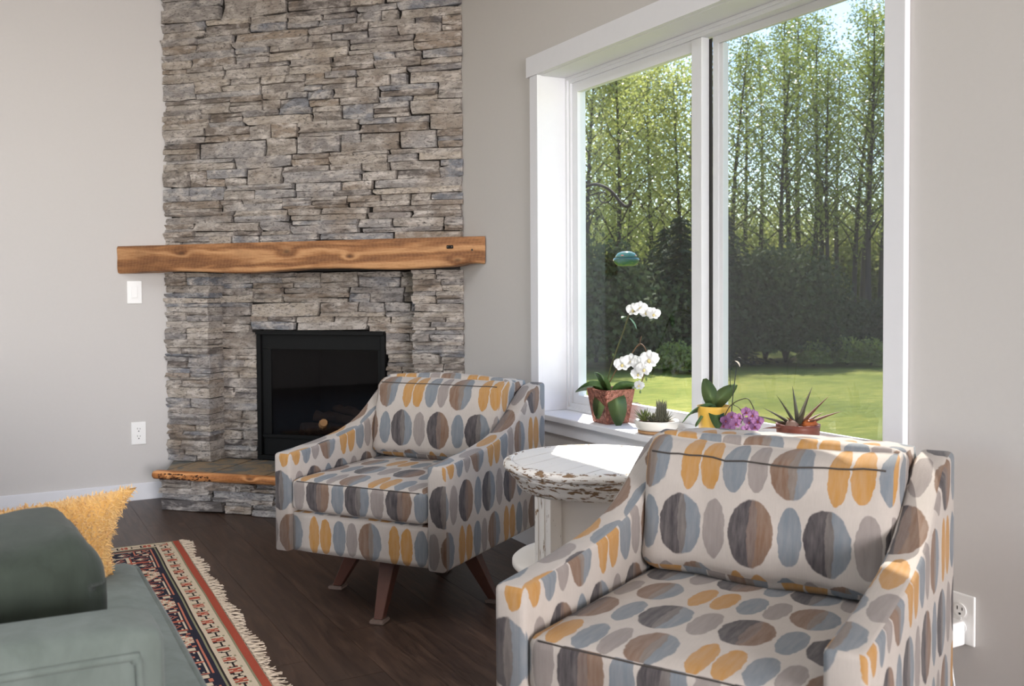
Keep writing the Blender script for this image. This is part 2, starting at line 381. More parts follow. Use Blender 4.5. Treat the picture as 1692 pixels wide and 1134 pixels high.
M['succulent'] = leaf_mat('succulent_grey', srgb(128, 126, 108), srgb(92, 92, 76), .6, .05)
M['succulent2'] = leaf_mat('succulent_green', srgb(132, 142, 84), srgb(96, 108, 62), .5, .1)
M['yellow_pot'] = simple('yellow_pot', srgb(226, 184, 84), srgb(214, 168, 66), 20, .35, .03)
M['terracotta'] = simple('brown_glazed_pot', srgb(132, 70, 52), srgb(86, 46, 38), 26, .45, .3)
M['aloe'] = leaf_mat('aloe_leaf', srgb(66, 88, 70), srgb(104, 78, 62), .5, .1)
M['aloe_red'] = leaf_mat('aloe_leaf_red', srgb(140, 88, 66), srgb(104, 72, 60), .5, .15)
M['orange_stone'] = simple('orange_stone', srgb(206, 116, 52), srgb(160, 78, 36), 20, .5, .3)
M['brown_stone'] = simple('brown_stone', srgb(140, 112, 98), srgb(104, 80, 70), 20, .7, .3)

# ------------------------------------------------------------------ the room
H_CEIL = 2.75
floor = box('floor', (-6.5, .0, -12.0, .0, -.14, -.0125), M['subfloor']); tag(floor, kind='structure', label='dark brown oak plank floor')
def plank_mesh():
    bm = bmesh.new(); bmbox(bm, 0, 1, 0, 1, -1, 0)
    bmesh.ops.bevel(bm, geom=[e for e in bm.edges if all(v.co.z > -.5 for v in e.verts) and abs(e.verts[0].co.x-e.verts[1].co.x) < .1], offset=.017, segments=1, affect='EDGES')
    me = bpy.data.meshes.new('plank'); bm.to_mesh(me); bm.free(); me.materials.append(M['floor']); return me
PM = plank_mesh(); PW = .1745
def near_planks():
    x = -6.5 + (6.5-.0) % PW; x = -.0015; c = 0
    while x > -6.45:
        w = min(PW, x+6.49); y = 0.0-R.uniform(.2, 1.6); y1 = -.001
        while y1 > -11.99:
            y0 = max(y, -11.995)
            if y1-y0 > .01:
                p = link('plank', PM, floor); p.location = (x-w+.0012, y0+.0008, 0); p.scale = (w-.0012, y1-y0-.0016, .012)
            y1 = y0; y = y0-R.uniform(1.5, 2.2); c += 1
        x -= PW
near_planks()

# ceiling with an added opening that houses the fill light over the seating
bm = bmesh.new(); KX0, KX1, KY0, KY1 = -3.3, -1.7, -4.45, -1.35
for q in ((-6.65, KX0, -12.15, .15), (KX1, .18, -12.15, .15), (KX0, KX1, -12.15, KY0), (KX0, KX1, KY1, .15)): bmbox(bm, *q, H_CEIL, H_CEIL+.2)
ceiling = tag(from_bm('ceiling', bm, M['ceiling']), kind='structure', label='white painted ceiling')
tag(box('fill_light_cover', (KX0, KX1, KY0, KY1, H_CEIL+.15, H_CEIL+.2), M['ceiling']), kind='structure', label='added white panel closing the ceiling above the fill light')  # cover added over the fill light, keeps direct sun out of the opening
tag(box('wall_left', (-6.65, .18, .0, .15, -.44, H_CEIL), M['wall']), kind='structure', label='pale greige wall beside the stone chimney')
OY0, OY1, OZ0, OZ1 = -3.69, -1.935, .588, 1.981
def wall_hole(name, axis, t0, t1, a0, a1, z0, z1, holes, m, label):
    """slab with rectangular openings, one closed mesh"""
    bm = bmesh.new(); aa = sorted({a0, a1, *[h[0] for h in holes], *[h[1] for h in holes]}); zz = sorted({z0, z1, *[h[2] for h in holes], *[h[3] for h in holes]})
    P = (lambda t, a, z: (t, a, z)) if axis == 'x' else (lambda t, a, z: (a, t, z))
    solid = lambda i, j: 0 <= i < len(aa)-1 and 0 <= j < len(zz)-1 and not any(h[0]-1e-6 <= aa[i] and aa[i+1] <= h[1]+1e-6 and h[2]-1e-6 <= zz[j] and zz[j+1] <= h[3]+1e-6 for h in holes)
    vc = {}
    def v(t, a, z):
        k = (t, a, z)
        if k not in vc: vc[k] = bm.verts.new(P(t, a, z))
        return vc[k]
    for i in range(len(aa)-1):
        for j in range(len(zz)-1):
            if not solid(i, j): continue
            b, c, d, e = aa[i], aa[i+1], zz[j], zz[j+1]
            for t in (t0, t1): bm.faces.new((v(t, b, d), v(t, c, d), v(t, c, e), v(t, b, e)))
            if not solid(i-1, j): bm.faces.new((v(t0, b, d), v(t1, b, d), v(t1, b, e), v(t0, b, e)))
            if not solid(i+1, j): bm.faces.new((v(t0, c, d), v(t1, c, d), v(t1, c, e), v(t0, c, e)))
            if not solid(i, j-1): bm.faces.new((v(t0, b, d), v(t1, b, d), v(t1, c, d), v(t0, c, d)))
            if not solid(i, j+1): bm.faces.new((v(t0, b, e), v(t1, b, e), v(t1, c, e), v(t0, c, e)))
    bmesh.ops.recalc_face_normals(bm, faces=bm.faces[:])
    return tag(from_bm(name, bm, m), kind='structure', label=label)
wall_hole('wall_right', 'x', .0, .18, -12.15, .0, -.44, H_CEIL, [(OY0-.018, OY1+.018, OZ0-.03, OZ1+.018)], M['wall'], 'pale greige wall around the big window')
wall_hole('wall_back', 'y', -12.15, -12.0, -6.65, .0, -.44, H_CEIL, [(-3.3, -.5, .2, 2.5)], M['wall'], 'greige wall with a wide opening at the added fill light')
wall_hole('wall_side', 'x', -6.65, -6.5, -12.0, .0, -.44, H_CEIL, [(-6.3, -1.7, .5, 2.5)], M['wall'], 'greige wall with a wide opening at the added side fill light')  # opening invented for the added side fill, out of view
def baseboard(name, b, label):
    bm = bmesh.new(); bmbox(bm, *b)
    bmesh.ops.bevel(bm, geom=[e for e in bm.edges if all(v.co.z > .05 for v in e.verts)], offset=.003, segments=2, affect='EDGES')
    tag(from_bm(name, bm, M['trim']), kind='structure', label=label)
baseboard('baseboard_left', (-6.49, -1.205, -.014, -.0005, .0005, .089), 'white baseboard along the wall beside the hearth')
baseboard('baseboard_right', (-.014, -.0005, -11.98, -1.205, .0005, .089), 'white baseboard under the window')

# window -------------------------------------------------------------
win = empty('window_1', (0, (OY0+OY1)/2, OZ0)); tag(win, kind='structure', label='large white trimmed sliding window')
wx0 = Vector(win.location)
def wbox(name, b, m, bev=.0015, par=win):
    x0, x1, y0, y1, z0, z1 = b
    return box(name, (x0, x1, y0-wx0.y, y1-wx0.y, z0-wx0.z, z1-wx0.z), m, par, bev, 2)
T = M['trim']; VN = M['vinyl']
wbox('casing', (-.02, -.0005, OY1, OY1+.063, OZ0+.001, 1.983), T); wbox('casing', (-.02, -.0005, OY0-.063, OY0, OZ0+.001, 1.983), T)
wbox('header_casing', (-.024, -.0005, OY0-.085, OY1+.086, 1.9835, 2.067), T)
wbox('window_sill', (-.045, .125, OY0-.085, OY1+.086, OZ0-.024, OZ0), T, .004); wbox('apron', (-.019, -.0005, OY0-.06, OY1+.06, .511, OZ0-.0245), T)
wbox('jamb', (-.002, .125, OY1, OY1+.0175, OZ0+.0005, OZ1), T); wbox('jamb', (-.002, .125, OY0-.0175, OY0, OZ0+.0005, OZ1), T); wbox('jamb', (-.002, .125, OY0-.0175, OY1+.0175, OZ1+.0005, OZ1+.0175), T)
# casing reveal line
def ringw(name, x0, x1, y0, y1, z0, z1, wdt, m, wb=None):
    bm = bmesh.new(); wb = wb or wdt; Y = wx0.y; Z = wx0.z
    bmbox(bm, x0, x1, y0-Y, y0+wdt-Y, z0-Z, z1-Z); bmbox(bm, x0, x1, y1-wdt-Y, y1-Y, z0-Z, z1-Z)
    bmbox(bm, x0, x1, y0+wdt-Y, y1-wdt-Y, z0-Z, z0+wb-Z); bmbox(bm, x0, x1, y0+wdt-Y, y1-wdt-Y, z1-wdt-Z, z1-Z)
    return from_bm(name, bm, m, win)
ringw('window_frame', .1255, .20, OY0, OY1, OZ0+.001, OZ1, .026, VN, .03)
ringw('window_frame', .116, .1255, OY0+.0002, OY1-.0002, OZ0+.0012, OZ1-.0002, .012, VN, .012)
YM = -2.742
# left fixed sash, then the two meeting stiles, then the right sliding sash
ringw('sash', .134, .160, YM-.056, OY1-.0265, OZ0+.0315, OZ1-.0265, .040, VN, .034)
ringw('sash', .166, .180, OY0+.0265, YM-.071, OZ0+.0315, OZ1-.0265, .026, VN, .040)
wbox('sash', (.172, .196, YM-.116, YM-.097, OZ0+.072, OZ1-.053), VN, .001)
wbox('meeting_stile', (.128, .162, YM-.058, YM-.002, OZ0+.031, OZ1-.0262), VN, .003)
wbox('meeting_stile', (.1630, .1655, YM-.0705, YM-.040, OZ0+.035, OZ1-.03), M['slot'], 0)
def pane(name, x, y0, y1, z0, z1, m): return mk(name, [(x, y-wx0.y, z-wx0.z) for y, z in ((y0, z0), (y1, z0), (y1, z1), (y0, z1))], [(0, 1, 2, 3)], m, win)
pane('glass_pane', .148, YM-.018, OY1-.064, OZ0+.063, OZ1-.064, M['glass']); pane('glass_pane', .174, OY0+.050, YM-.095, OZ0+.069, OZ1-.050, M['glass'])
Vp = [(.2035, OY0+.02-wx0.y, .03), (.2035, YM-.06-wx0.y, .03), (.2035, YM-.06-wx0.y, OZ1-OZ0-.03), (.2035, OY0+.02-wx0.y, OZ1-OZ0-.03)]
tag(mk('insect_screen', Vp, [(0, 1, 2, 3)], M['screen'], win), label='grey insect screen over the right pane')

# wall plates --------------------------------------------------------
def outlet(name, loc, rz, label):
    o = empty(name, loc, rz); tag(o, label=label, cat='outlet')
    box('cover_plate', (-.037, .037, -.007, -.0005, -.060, .060), M['plate'], o, .003)
    for s in (-1, 1):
        V, F = lathe_data([(.0165, 0), (.0165, .0022)], 24); V = [(x, -.0072-z, y*1.0+s*.0195) for x, y, z in V]
        f = mk('socket', V, [q[::-1] for q in F], M['plate'], o)
        for dx, w, h in ((-.0065, .0022, .0085), (.0065, .0022, .0068)):
            box('slot', (dx-w/2, dx+w/2, -.0102, -.0094, s*.0195+.001, s*.0195+.001+h), M['slot'], f)
        box('slot', (-.0028, .0028, -.0102, -.0094, s*.0195-.0105, s*.0195-.0055), M['slot'], f, .0007)
    V, F = lathe_data([(.003, 0), (.003, .001)], 10); mk('screw', [(x, -.007-z, y) for x, y, z in V], [q[::-1] for q in F], M['plate'], o)
    return o
outlet('wall_outlet', (-1.337, 0, .353), 0, 'white wall outlet with two empty sockets left of the fireplace')
outlet('wall_outlet', (0, -3.91, .304), -math.pi/2, 'white wall outlet holding a plug beside the window wall chair')
sw = empty('light_switch', (-1.346, 0, 1.096), 0, label='white rocker light switch on the wall under the mantel end', cat='switch')
box('cover_plate', (-.037, .037, -.007, -.0005, -.060, .060), M['plate'], sw, .003)
box('rocker_frame', (-.0185, .0185, -.0088, -.0070, -.0355, .0355), M['plate'], sw, .0006); box('rocker', (-.0145, .0145, -.0125, -.0088, -.030, .030), M['plate'], sw, .0015)
pl = empty('power_adapter', (-.0105, -3.91, .2845), -math.pi/2, label='small white plug adapter in the lower outlet socket', cat='plug')
box('adapter_body', (-.017, .017, -.047, -.0005, -.040, .018), M['plate'], pl, .005, 3)
tube('cord', bez([(0, -.03, -.038), (.003, -.03, -.09), (.012, -.026, -.16), (.02, -.02, -.22), (.03, -.03, -.27), (.08, -.06, -.2705), (.14, -.05, -.2705)], 8), .0022, M['plate'], pl, 6)

# ------------------------------------------------------------------ fireplace (local: x along the face, -y out of the face)
fp = empty('fireplace', (-.6, -.6, 0), -math.pi/4, label='corner fireplace faced in stacked ledgestone from hearth to ceiling', cat='fireplace')
HW = .842; RB = .135; PI_IN = .572; Z_LINT = 1.20
def unit_stone(seed, amp):
    r = random.Random(seed); NX, NZ = 5, 3; V, F = [], []
    cut = [r.uniform(-.035, .035) for _ in range(4)]; ph = r.uniform(0, 6); tilt = r.uniform(-.5, .5)*amp; tp, bt = r.uniform(-.13, .13), r.uniform(-.13, .13); top = [r.uniform(-.07, .0)-max(0, tp*(i/(NX-1)*2-1)) for i in range(NX)]; bot = [r.uniform(0, .07)+max(0, bt*(i/(NX-1)*2-1)) for i in range(NX)]
    def edge(i, j):
        x = -.5+i/(NX-1); lo = -.5+bot[i]; hi = .5+top[i]; z = lo+(hi-lo)*j/(NZ-1)
        if i == 0: x += cut[0]+.03 if j else cut[1]+.035
        if i == NX-1: x -= abs(cut[2]) if j else abs(cut[3])
        return x, z
    for j in range(NZ):
        for i in range(NX):
            x, z = edge(i, j); b = (i in (0, NX-1)) or (j in (0, NZ-1))
            y = -amp*r.uniform(-.35, .42) + tilt*z*2 + (.28*amp if b else -.12*amp); V.append((x, y, z))
    per = [(i, 0) for i in range(NX)]+[(NX-1, j) for j in range(1, NZ)]+[(i, NZ-1) for i in range(NX-2, -1, -1)]+[(0, j) for j in range(NZ-2, 0, -1)]
    for j in range(NZ-1):
        for i in range(NX-1): a = j*NX+i; F.append((a, a+1, a+1+NX, a+NX))
    o = len(V)
    for i, j in per: x, z = edge(i, j); V.append((x, 1, z))
    n = len(per)
    for k in range(n):
        i, j = per[k]; i2, j2 = per[(k+1) % n]; F.append((j*NX+i, o+k, o+(k+1) % n, j2*NX+i2))
    F.append(tuple(o+k for k in range(n)))
    me = bpy.data.meshes.new('stone'); me.from_pydata(V, [], F); me.update(); me.materials.append(M['stone']); return me
STONES = [unit_stone(i, .32) for i in range(40)]; DEEP = [unit_stone(100+i, .10) for i in range(16)]

def layout(u0, u1, z0, z1, r, hole=None, big=1.0):
    """stacked ledgestone packing: bands, each broken into one, two or three thin courses"""
    out = []; z = z0
    while z < z1-.004:
        bh = r.uniform(.058, .092)*big; bh = min(bh, z1-z)
        if z1-z-bh < .035: bh = z1-z
        spans = [(u0, u1)]
        if hole and z+bh*.5 > hole[2] and z+bh*.5 < hole[3]: spans = [(u0, hole[0]), (hole[1], u1)]
        for a, b in spans:
            u = a
            while u < b-.004:
                w = r.uniform(.16, .46)*big
                if b-u-w < .09: w = b-u
                k = r.random(); cuts = [0, 1] if k < .13 or bh < .04 else [0, r.uniform(.3, .7), 1] if k < .72 else [0, r.uniform(.25, .38), r.uniform(.6, .72), 1]
                for c in range(len(cuts)-1):
                    p, q = z+bh*cuts[c], z+bh*cuts[c+1]
                    if w > .22*big and r.random() < .42:
                        m = u+w*r.uniform(.32, .68); out.append((u, m, p, q)); out.append((m, u+w, p, q))
                    else: out.append((u, u+w, p, q))
                u += w
        z += bh
    return out

def lay(parent, rects, r, front, deep_u=None, deep=.0, jut=.012, limit=295):
    """front: y of the mean stone face; deep_u: inner edge where stones turn the corner"""
    rects = sorted(rects, key=lambda q: -(q[1]-q[0])*(q[3]-q[2])); rest = []
    for i, (a, b, p, q) in enumerate(rects):
        corner = deep_u is not None and (abs(a-deep_u) < 1e-4 or abs(b-deep_u) < 1e-4)
        d = deep if corner else .05; me = r.choice(DEEP if corner else STONES)
        f = front - r.uniform(-.5, 1.0)*jut
        loc = Vector(((a+b)/2, f, (p+q)/2)); sc = Vector(((b-a)-.001, d, (q-p)*1.06)); rx = r.uniform(-.02, .02) if not corner else 0
        if i < limit:
            o = link('stone', me, parent); o.location = loc; o.scale = sc; o.rotation_euler = (0, r.uniform(-.012, .012), 0)
        else: rest.append((loc, sc, me))
    if rest:
        V, F = merge([([(v.co.x*s.x+l.x, v.co.y*s.y+l.y, v.co.z*s.z+l.z) for v in me.vertices], [tuple(p.vertices) for p in me.polygons]) for l, s, me in rest])
        tag(mk('small_stones', V, F, M['stone'], parent), kind='stuff')

def tri(n, h=None):  # wedge behind the face at depth n, up to the room corner
    w = .845-n; return [(-w, n), (w, n), (.004, .845), (-.004, .845)]
cb = prism('chimney_breast', tri(.032), Z_LINT, H_CEIL-.002, M['mortar'], fp); tag(cb, label='stacked stone chimney breast above the mantel')
lay(cb, layout(-HW, HW, Z_LINT+.03, 2.62, random.Random(3)) + layout(-HW, HW, 2.62, H_CEIL-.004, random.Random(5), big=1.35), random.Random(4), -.002)
for s in (-1, 1):
    p = box('pilaster', tuple(sorted((s*(PI_IN+.02), s*(HW-.012))))+(.032, RB+.04, .2, Z_LINT-.002), M['mortar'], fp)
    a, b = sorted((s*PI_IN, s*HW)); lay(p, layout(a, b, .2, Z_LINT-.003, random.Random(20+s), big=.74), random.Random(30+s), -.002, s*PI_IN, RB+.005)
FBX, FBZ0, FBZ1 = .372, .201, .892
bp = wall = None
bm = bmesh.new()
for q in ((-.62, -FBX, .2, Z_LINT-.004), (FBX, .62, .2, Z_LINT-.004), (-FBX, FBX, FBZ1, Z_LINT-.004)): bmbox(bm, q[0], q[1], RB+.034, RB+.07, q[2], q[3])
bp = from_bm('recess_panel', bm, M['mortar'], fp)
lay(bp, layout(-PI_IN-.025, PI_IN+.025, .2, Z_LINT-.006, random.Random(41), (-FBX, FBX, FBZ0, FBZ1)), random.Random(42), RB)
# the band of stones straddling the top of the firebox opening is kept clear of it
for o in list(bp.children):
    if o.name.startswith('stone'):
        l, s = o.location, o.scale
        if abs(l.x) < FBX and l.z-s.z/2 < FBZ1-.002:
            t = l.z+s.z/2; o.scale.z = max(t-FBZ1, .02); o.location.z = FBZ1+o.scale.z/2+.001
# firebox
fb = box('firebox', (-FBX+.002, FBX-.002, RB-.012, RB+.012, .202, .226), M['black'], fp, .002); tag(fb, label='black gas firebox with glass front')
def fbb(n, b, m='black', bev=.002): return box(n, b, M[m], fb, bev)
fbb('frame', (-FBX+.002, -FBX+.026, RB-.012, RB+.02, .2262, .868)); fbb('frame', (FBX-.026, FBX-.002, RB-.012, RB+.02, .2262, .868))
fbb('frame', (-FBX+.002, FBX-.002, RB-.010, RB+.02, .8682, .889)); fbb('hood', (-FBX+.004, FBX-.004, RB-.026, RB-.0125, .868, .884))
fbb('upper_panel', (-FBX+.0262, FBX-.0262, RB+.004, RB+.02, .79, .8678)); fbb('lower_rail', (-FBX+.0262, FBX-.0262, RB+.0, RB+.02, .318, .336)); fbb('lower_louvre', (-FBX+.0262, FBX-.0262, RB+.010, RB+.02, .2262, .3178))
fbb('side_panel', (-FBX+.0262, -FBX+.078, RB+.006, RB+.02, .3362, .7898)); fbb('side_panel', (FBX-.05, FBX-.0262, RB+.006, RB+.02, .3362, .7898))
mk('glass_front', [(-FBX+.0785, RB+.013, .3365), (FBX-.0505, RB+.013, .3365), (FBX-.0505, RB+.013, .7895), (-FBX+.0785, RB+.013, .7895)], [(0, 1, 2, 3)], M['fireglass'], fb)
bd = RB+.38; V = [(-.30, RB+.021, .30), (.33, RB+.021, .30), (.20, bd, .30), (-.20, bd, .30), (-.30, RB+.021, .80), (.33, RB+.021, .80), (.20, bd, .80), (-.20, bd, .80)]
mk('burn_chamber', V, [(0, 1, 2, 3), (4, 7, 6, 5), (1, 5, 6, 2), (2, 6, 7, 3), (3, 7, 4, 0)], M['soot'], fb)
M['log'] = simple('ceramic_log', srgb(112, 84, 62), srgb(58, 46, 40), 14, .9, .8, .01)
M['ember'] = simple('pale_log_end', srgb(196, 152, 106), srgb(150, 108, 70), 20, .9, .2)
for a, b, r in (((-.19, .235, .35), (.16, .30, .37), .034), ((-.15, .20, .345), (.0, .36, .36), .03), ((.05, .20, .345), (.24, .33, .38), .03), ((-.12, .26, .42), (.13, .24, .40), .028), ((-.02, .30, .46), (.17, .23, .44), .024)):
    A, B = Vector((a[0], a[1]+RB-.09, a[2])), Vector((b[0], b[1]+RB-.09, b[2])); pts = [A.lerp(B, t/6)+Vector((0, R.uniform(-.008, .008), R.uniform(-.008, .008))) for t in range(7)]
    V, F = tube_data(pts, lambda t, r=r: r*R.uniform(.85, 1.12), 9); lg = mk('log', V, F, M['log'], fb, True)
lstub = mk('log_stub', *lathe_data([(.022, 0), (.027, .03), (.026, .07), (.020, .10)], 9), M['ember'], fb); lstub.location = (-.03, .215, .375); lstub.rotation_euler = (1.2, .3, .4)
# hearth
HF = -.282; HLx = -.69
he = prism('hearth', [(-.80, .0), (HLx+.02, HF+.035), (-HLx-.02, HF+.035), (.80, .0), (.56, .02), (.56, RB+.03), (-.56, RB+.03), (-.56, .02)], .001, .158, M['mortar'], fp); tag(he, label='raised stone hearth with slate top and live-edge wood nosing')
lay(he, layout(HLx, -HLx, .003, .156, random.Random(8), big=.82), random.Random(9), HF+.006, jut=.016)
box('tile_bed', (-.66, .66, HF+.02, RB+.028, .1585, .186), M['grout'], he)
tb = [-.66, -.402, -.102, .198, .498, .66]
for i in range(5): box('tile', (tb[i]+.005, tb[i+1]-.005, HF+.024, RB-.006, .186, .198), M['slate'], he, .0015)
prism('tile', [(-.80, .002), (-.6635, HF+.03), (-.6635, .002)], .1585, .197, M['slate'], he); prism('tile', [(.6635, .002), (.6635, HF+.03), (.80, .002)], .1585, .197, M['slate'], he)
# live edge nosing
def nosing():
    V, F = [], []; n = 70; k = 8
    for i in range(n+1):
        u = -.705+1.41*i/n; wv = mnoise.noise((u*5, 3, 1))*.008+mnoise.noise((u*17, 8, 1))*.004
        for (dy, z) in ((.024, .1595), (-.012, .1595), (-.024+wv, .164), (-.034+wv, .176), (-.032+wv, .19), (-.020, .199), (.018, .2), (.024, .199)): V.append((u, HF+dy, z + (mnoise.noise((u*9, z*40, 2))*.003 if dy < 0 else 0)))
    for i in range(n):
        for j in range(k): a = i*k+j; b = i*k+(j+1) % k; F.append((a, a+k, b+k, b))
    F.append(tuple(range(k))); F.append(tuple(n*k+j for j in range(k))[::-1])
    return mk('wood_nosing', V, F, M['edge_wood'], he, True)
no = nosing(); tag(no, label='orange live-edge wood nosing with patches of bark')
V, F = [], []
for i in range(90):
    u = -.665+.30*R.random(); z = R.uniform(.165, .192); s = R.uniform(.006, .014); o = len(V); y = HF-.0345+mnoise.noise((u*5, 3, 1))*.008
    for dx, dz, dy in ((-s, 0, .006), (0, -s*.35, .006), (s, 0, .006), (0, s*.35, .006), (0, 0, -.004)): V.append((u+dx, y+dy, z+dz))
    F += [(o, o+1, o+4), (o+1, o+2, o+4), (o+2, o+3, o+4), (o+3, o, o+4)]
tag(mk('bark_patch', V, F, M['bark'], no), kind='stuff')

# mantel ------------------------------------------------------------
mt = empty('mantel_beam', (-.6, -.6, 0), -math.pi/4, label='rough reclaimed oak mantel beam across the stone fireplace', cat='mantel')
def beam():
    V, F = [], []; n = 110; prof = 14
    for i in range(n+1):
        t = i/n
        for j in range(prof):
            # profile runs: back bottom, front bottom (wavy), front face, top
            pr = [(-.018, 0), (-.06, 0), (-.11, 0), (-.156, .000), (-.163, .006), (-.165, .03), (-.165, .055), (-.165, .08), (-.165, .105), (-.165, .128), (-.162, .139), (-.13, .141), (-.07, .141), (-.018, .141)][j]
            y, hz = pr; lim = .845-y-.004*(1 if y < -.05 else 1); u = -lim+2*lim*t
            wave = .006*math.sin(u*7.5+.6)+.005*mnoise.noise((u*4, 1, 5)) + (.014*max(0, 1-abs(u-.93)/.1)) - .006*max(0, 1-abs(u+.25)/.35)
            zb = 1.196+.010*t + wave*(1 if hz < .06 else .2)*(1 if j < 6 else .5); zt_ = 1.196+.010*t; z = zb + hz*(1-(zb-zt_)/.141 if hz > .05 else 1) + mnoise.noise((u*12, y*20, hz*20))*.0015
            yy = y + mnoise.noise((u*6, hz*18, 3))*.003*(1 if 3 < j < 11 else 0)
            V.append((u, yy, z))
    for i in range(n):
        for j in range(prof): a = i*prof+j; b = i*prof+(j+1) % prof; F.append((a, b, b+prof, a+prof))
    F.append(tuple(range(prof))[::-1]); F.append(tuple(n*prof+j for j in range(prof)))
    return mk('beam', V, F, M['beam'], mt)
beam()
box('iron_plate', (.817, .85, -.1705, -.1655, 1.290, 1.306), M['black'], mt, .0035, 3)
for dx in (.823, .844): box('screw', (dx-.0025, dx+.0025, -.1722, -.1704, 1.2955, 1.3005), M['footpad'], mt, .0008)
box('nail_hole', (.938, .946, -.1685, -.1655, 1.278, 1.287), M['slot'], mt, .001)

# ------------------------------------------------------------------ armchairs
CW, CD, ZB = .684, .77, .203; AW = .07
def rounded(name, sx, sy, sz, r, n, m, parent, bulge=(0, 0, 0), loc=(0, 0, 0), rx=0, uvoff=(0, 0), wrinkle=0, seed=0, sag=None):
    bm = bmesh.new(); bmesh.ops.create_cube(bm, size=2); bmesh.ops.subdivide_edges(bm, edges=bm.edges[:], cuts=n, use_grid_fill=True)
    me = bpy.data.meshes.new(name); bm.to_mesh(me); bm.free(); me.materials.append(m)
    H = Vector((sx/2, sy/2, sz/2)); l = me.uv_layers.new(name='UVMap'); raw = [v.co.copy() for v in me.vertices]
    for p in me.polygons:
        c = sum((raw[i] for i in p.vertices), Vector())/4; a = max(range(3), key=lambda i: abs(c[i]))
        for li in p.loop_indices:
            q = [math.copysign(abs(k)**.7, k) for k in raw[me.loops[li].vertex_index]]; P = Vector((q[0]*H.x+loc[0], q[1]*H.y+loc[1], q[2]*H.z+loc[2]))
            l.data[li].uv = ((P.y+.1, P.z) if a == 0 else (P.x, P.z) if a == 1 else (P.x, P.y+.013)); l.data[li].uv = (l.data[li].uv[0]+uvoff[0], l.data[li].uv[1]+uvoff[1])
    for v, q in zip(me.vertices, raw):
        # concentrate loops towards the edges so the rounding is smooth
        e = Vector([math.copysign(abs(c)**.7, c) for c in q]); P = Vector((e.x*H.x, e.y*H.y, e.z*H.z))
        inner = Vector([max(-(H[i]-r), min(H[i]-r, P[i])) for i in range(3)]); d = P-inner
        if d.length > 1e-7: P = inner + d.normalized()*r
        w = [1-abs(e[i])**2 for i in range(3)]
        P.x += bulge[0]*math.copysign(1, q.x)*w[1]*w[2]*(abs(q.x) > .98); P.y += bulge[1]*math.copysign(1, q.y)*w[0]*w[2]*(abs(q.y) > .98); P.z += bulge[2]*math.copysign(1, q.z)*w[0]*w[1]*(abs(q.z) > .98)
        if sag: P += Vector(sag(e, P))
        if wrinkle:
            k = Vector((P.x*7+seed, P.y*7, P.z*9)); P += Vector((0, 1, .4))*(mnoise.noise(k)*wrinkle) + Vector((0, .6, .6))*(mnoise.noise((P.x*24+seed, P.z*5+seed, P.y*10))*wrinkle*.5)
        v.co = P
    me.polygons.foreach_set('use_smooth', [True]*len(me.polygons)); me.update()
    o = link(name, me, parent); o.location = loc; o.rotation_euler = (rx, 0, 0); SEAMV[o.name] = [(q, v.co.copy()) for v, q in zip(me.vertices, raw)]; return o

SEAMV = {}
def seam(o, zr, rad, par):
    pts = sorted([f for q, f in SEAMV[o.name] if q.y < -.99 and abs(q.z-zr) < .04 and abs(q.x) < .97], key=lambda p: p.x)
    V, F = tube_data([p+Vector((0, -rad*.2, rad*.1)) for p in pts], rad, 6); mk('piping', V, F, M['seam'], par, True)
ARM = [(-.385, .538), (-.30, .543), (-.2, .550), (-.1, .560), (-.02, .572), (.05, .590), (.11, .615), (.165, .648), (.215, .683), (.265, .714), (.315, .733), (.385, .741)]
def arm(side, parent):
    bm = bmesh.new(); x0, x1 = sorted((side*CW/2, side*(CW/2-AW))); prof = [(-.385, ZB)]+ARM+[(.385, ZB)]
    lo = [bm.verts.new((x0, y, z)) for y, z in prof]; hi = [bm.verts.new((x1, y, z)) for y, z in prof]; n = len(prof)
    bm.faces.new(lo); bm.faces.new(hi)
    for i in range(n): bm.faces.new((lo[i], lo[(i+1) % n], hi[(i+1) % n], hi[i]))
    bmesh.ops.recalc_face_normals(bm, faces=bm.faces[:])
    rim = [e for e in bm.edges if abs(e.verts[0].co.x-e.verts[1].co.x) < 1e-5 or (abs(e.verts[0].co.x-e.verts[1].co.x) > .01 and abs(e.verts[0].co.z-.538) < 1e-4 and e.verts[0].co.y < -.38) or (abs(e.verts[0].co.x-e.verts[1].co.x) > .01 and e.verts[0].co.y > .38)]
    bmesh.ops.bevel(bm, geom=rim, offset=.013, segments=3, affect='EDGES', profile=.5)
    return from_bm('arm', bm, M['fabric'], parent, True, 'box')

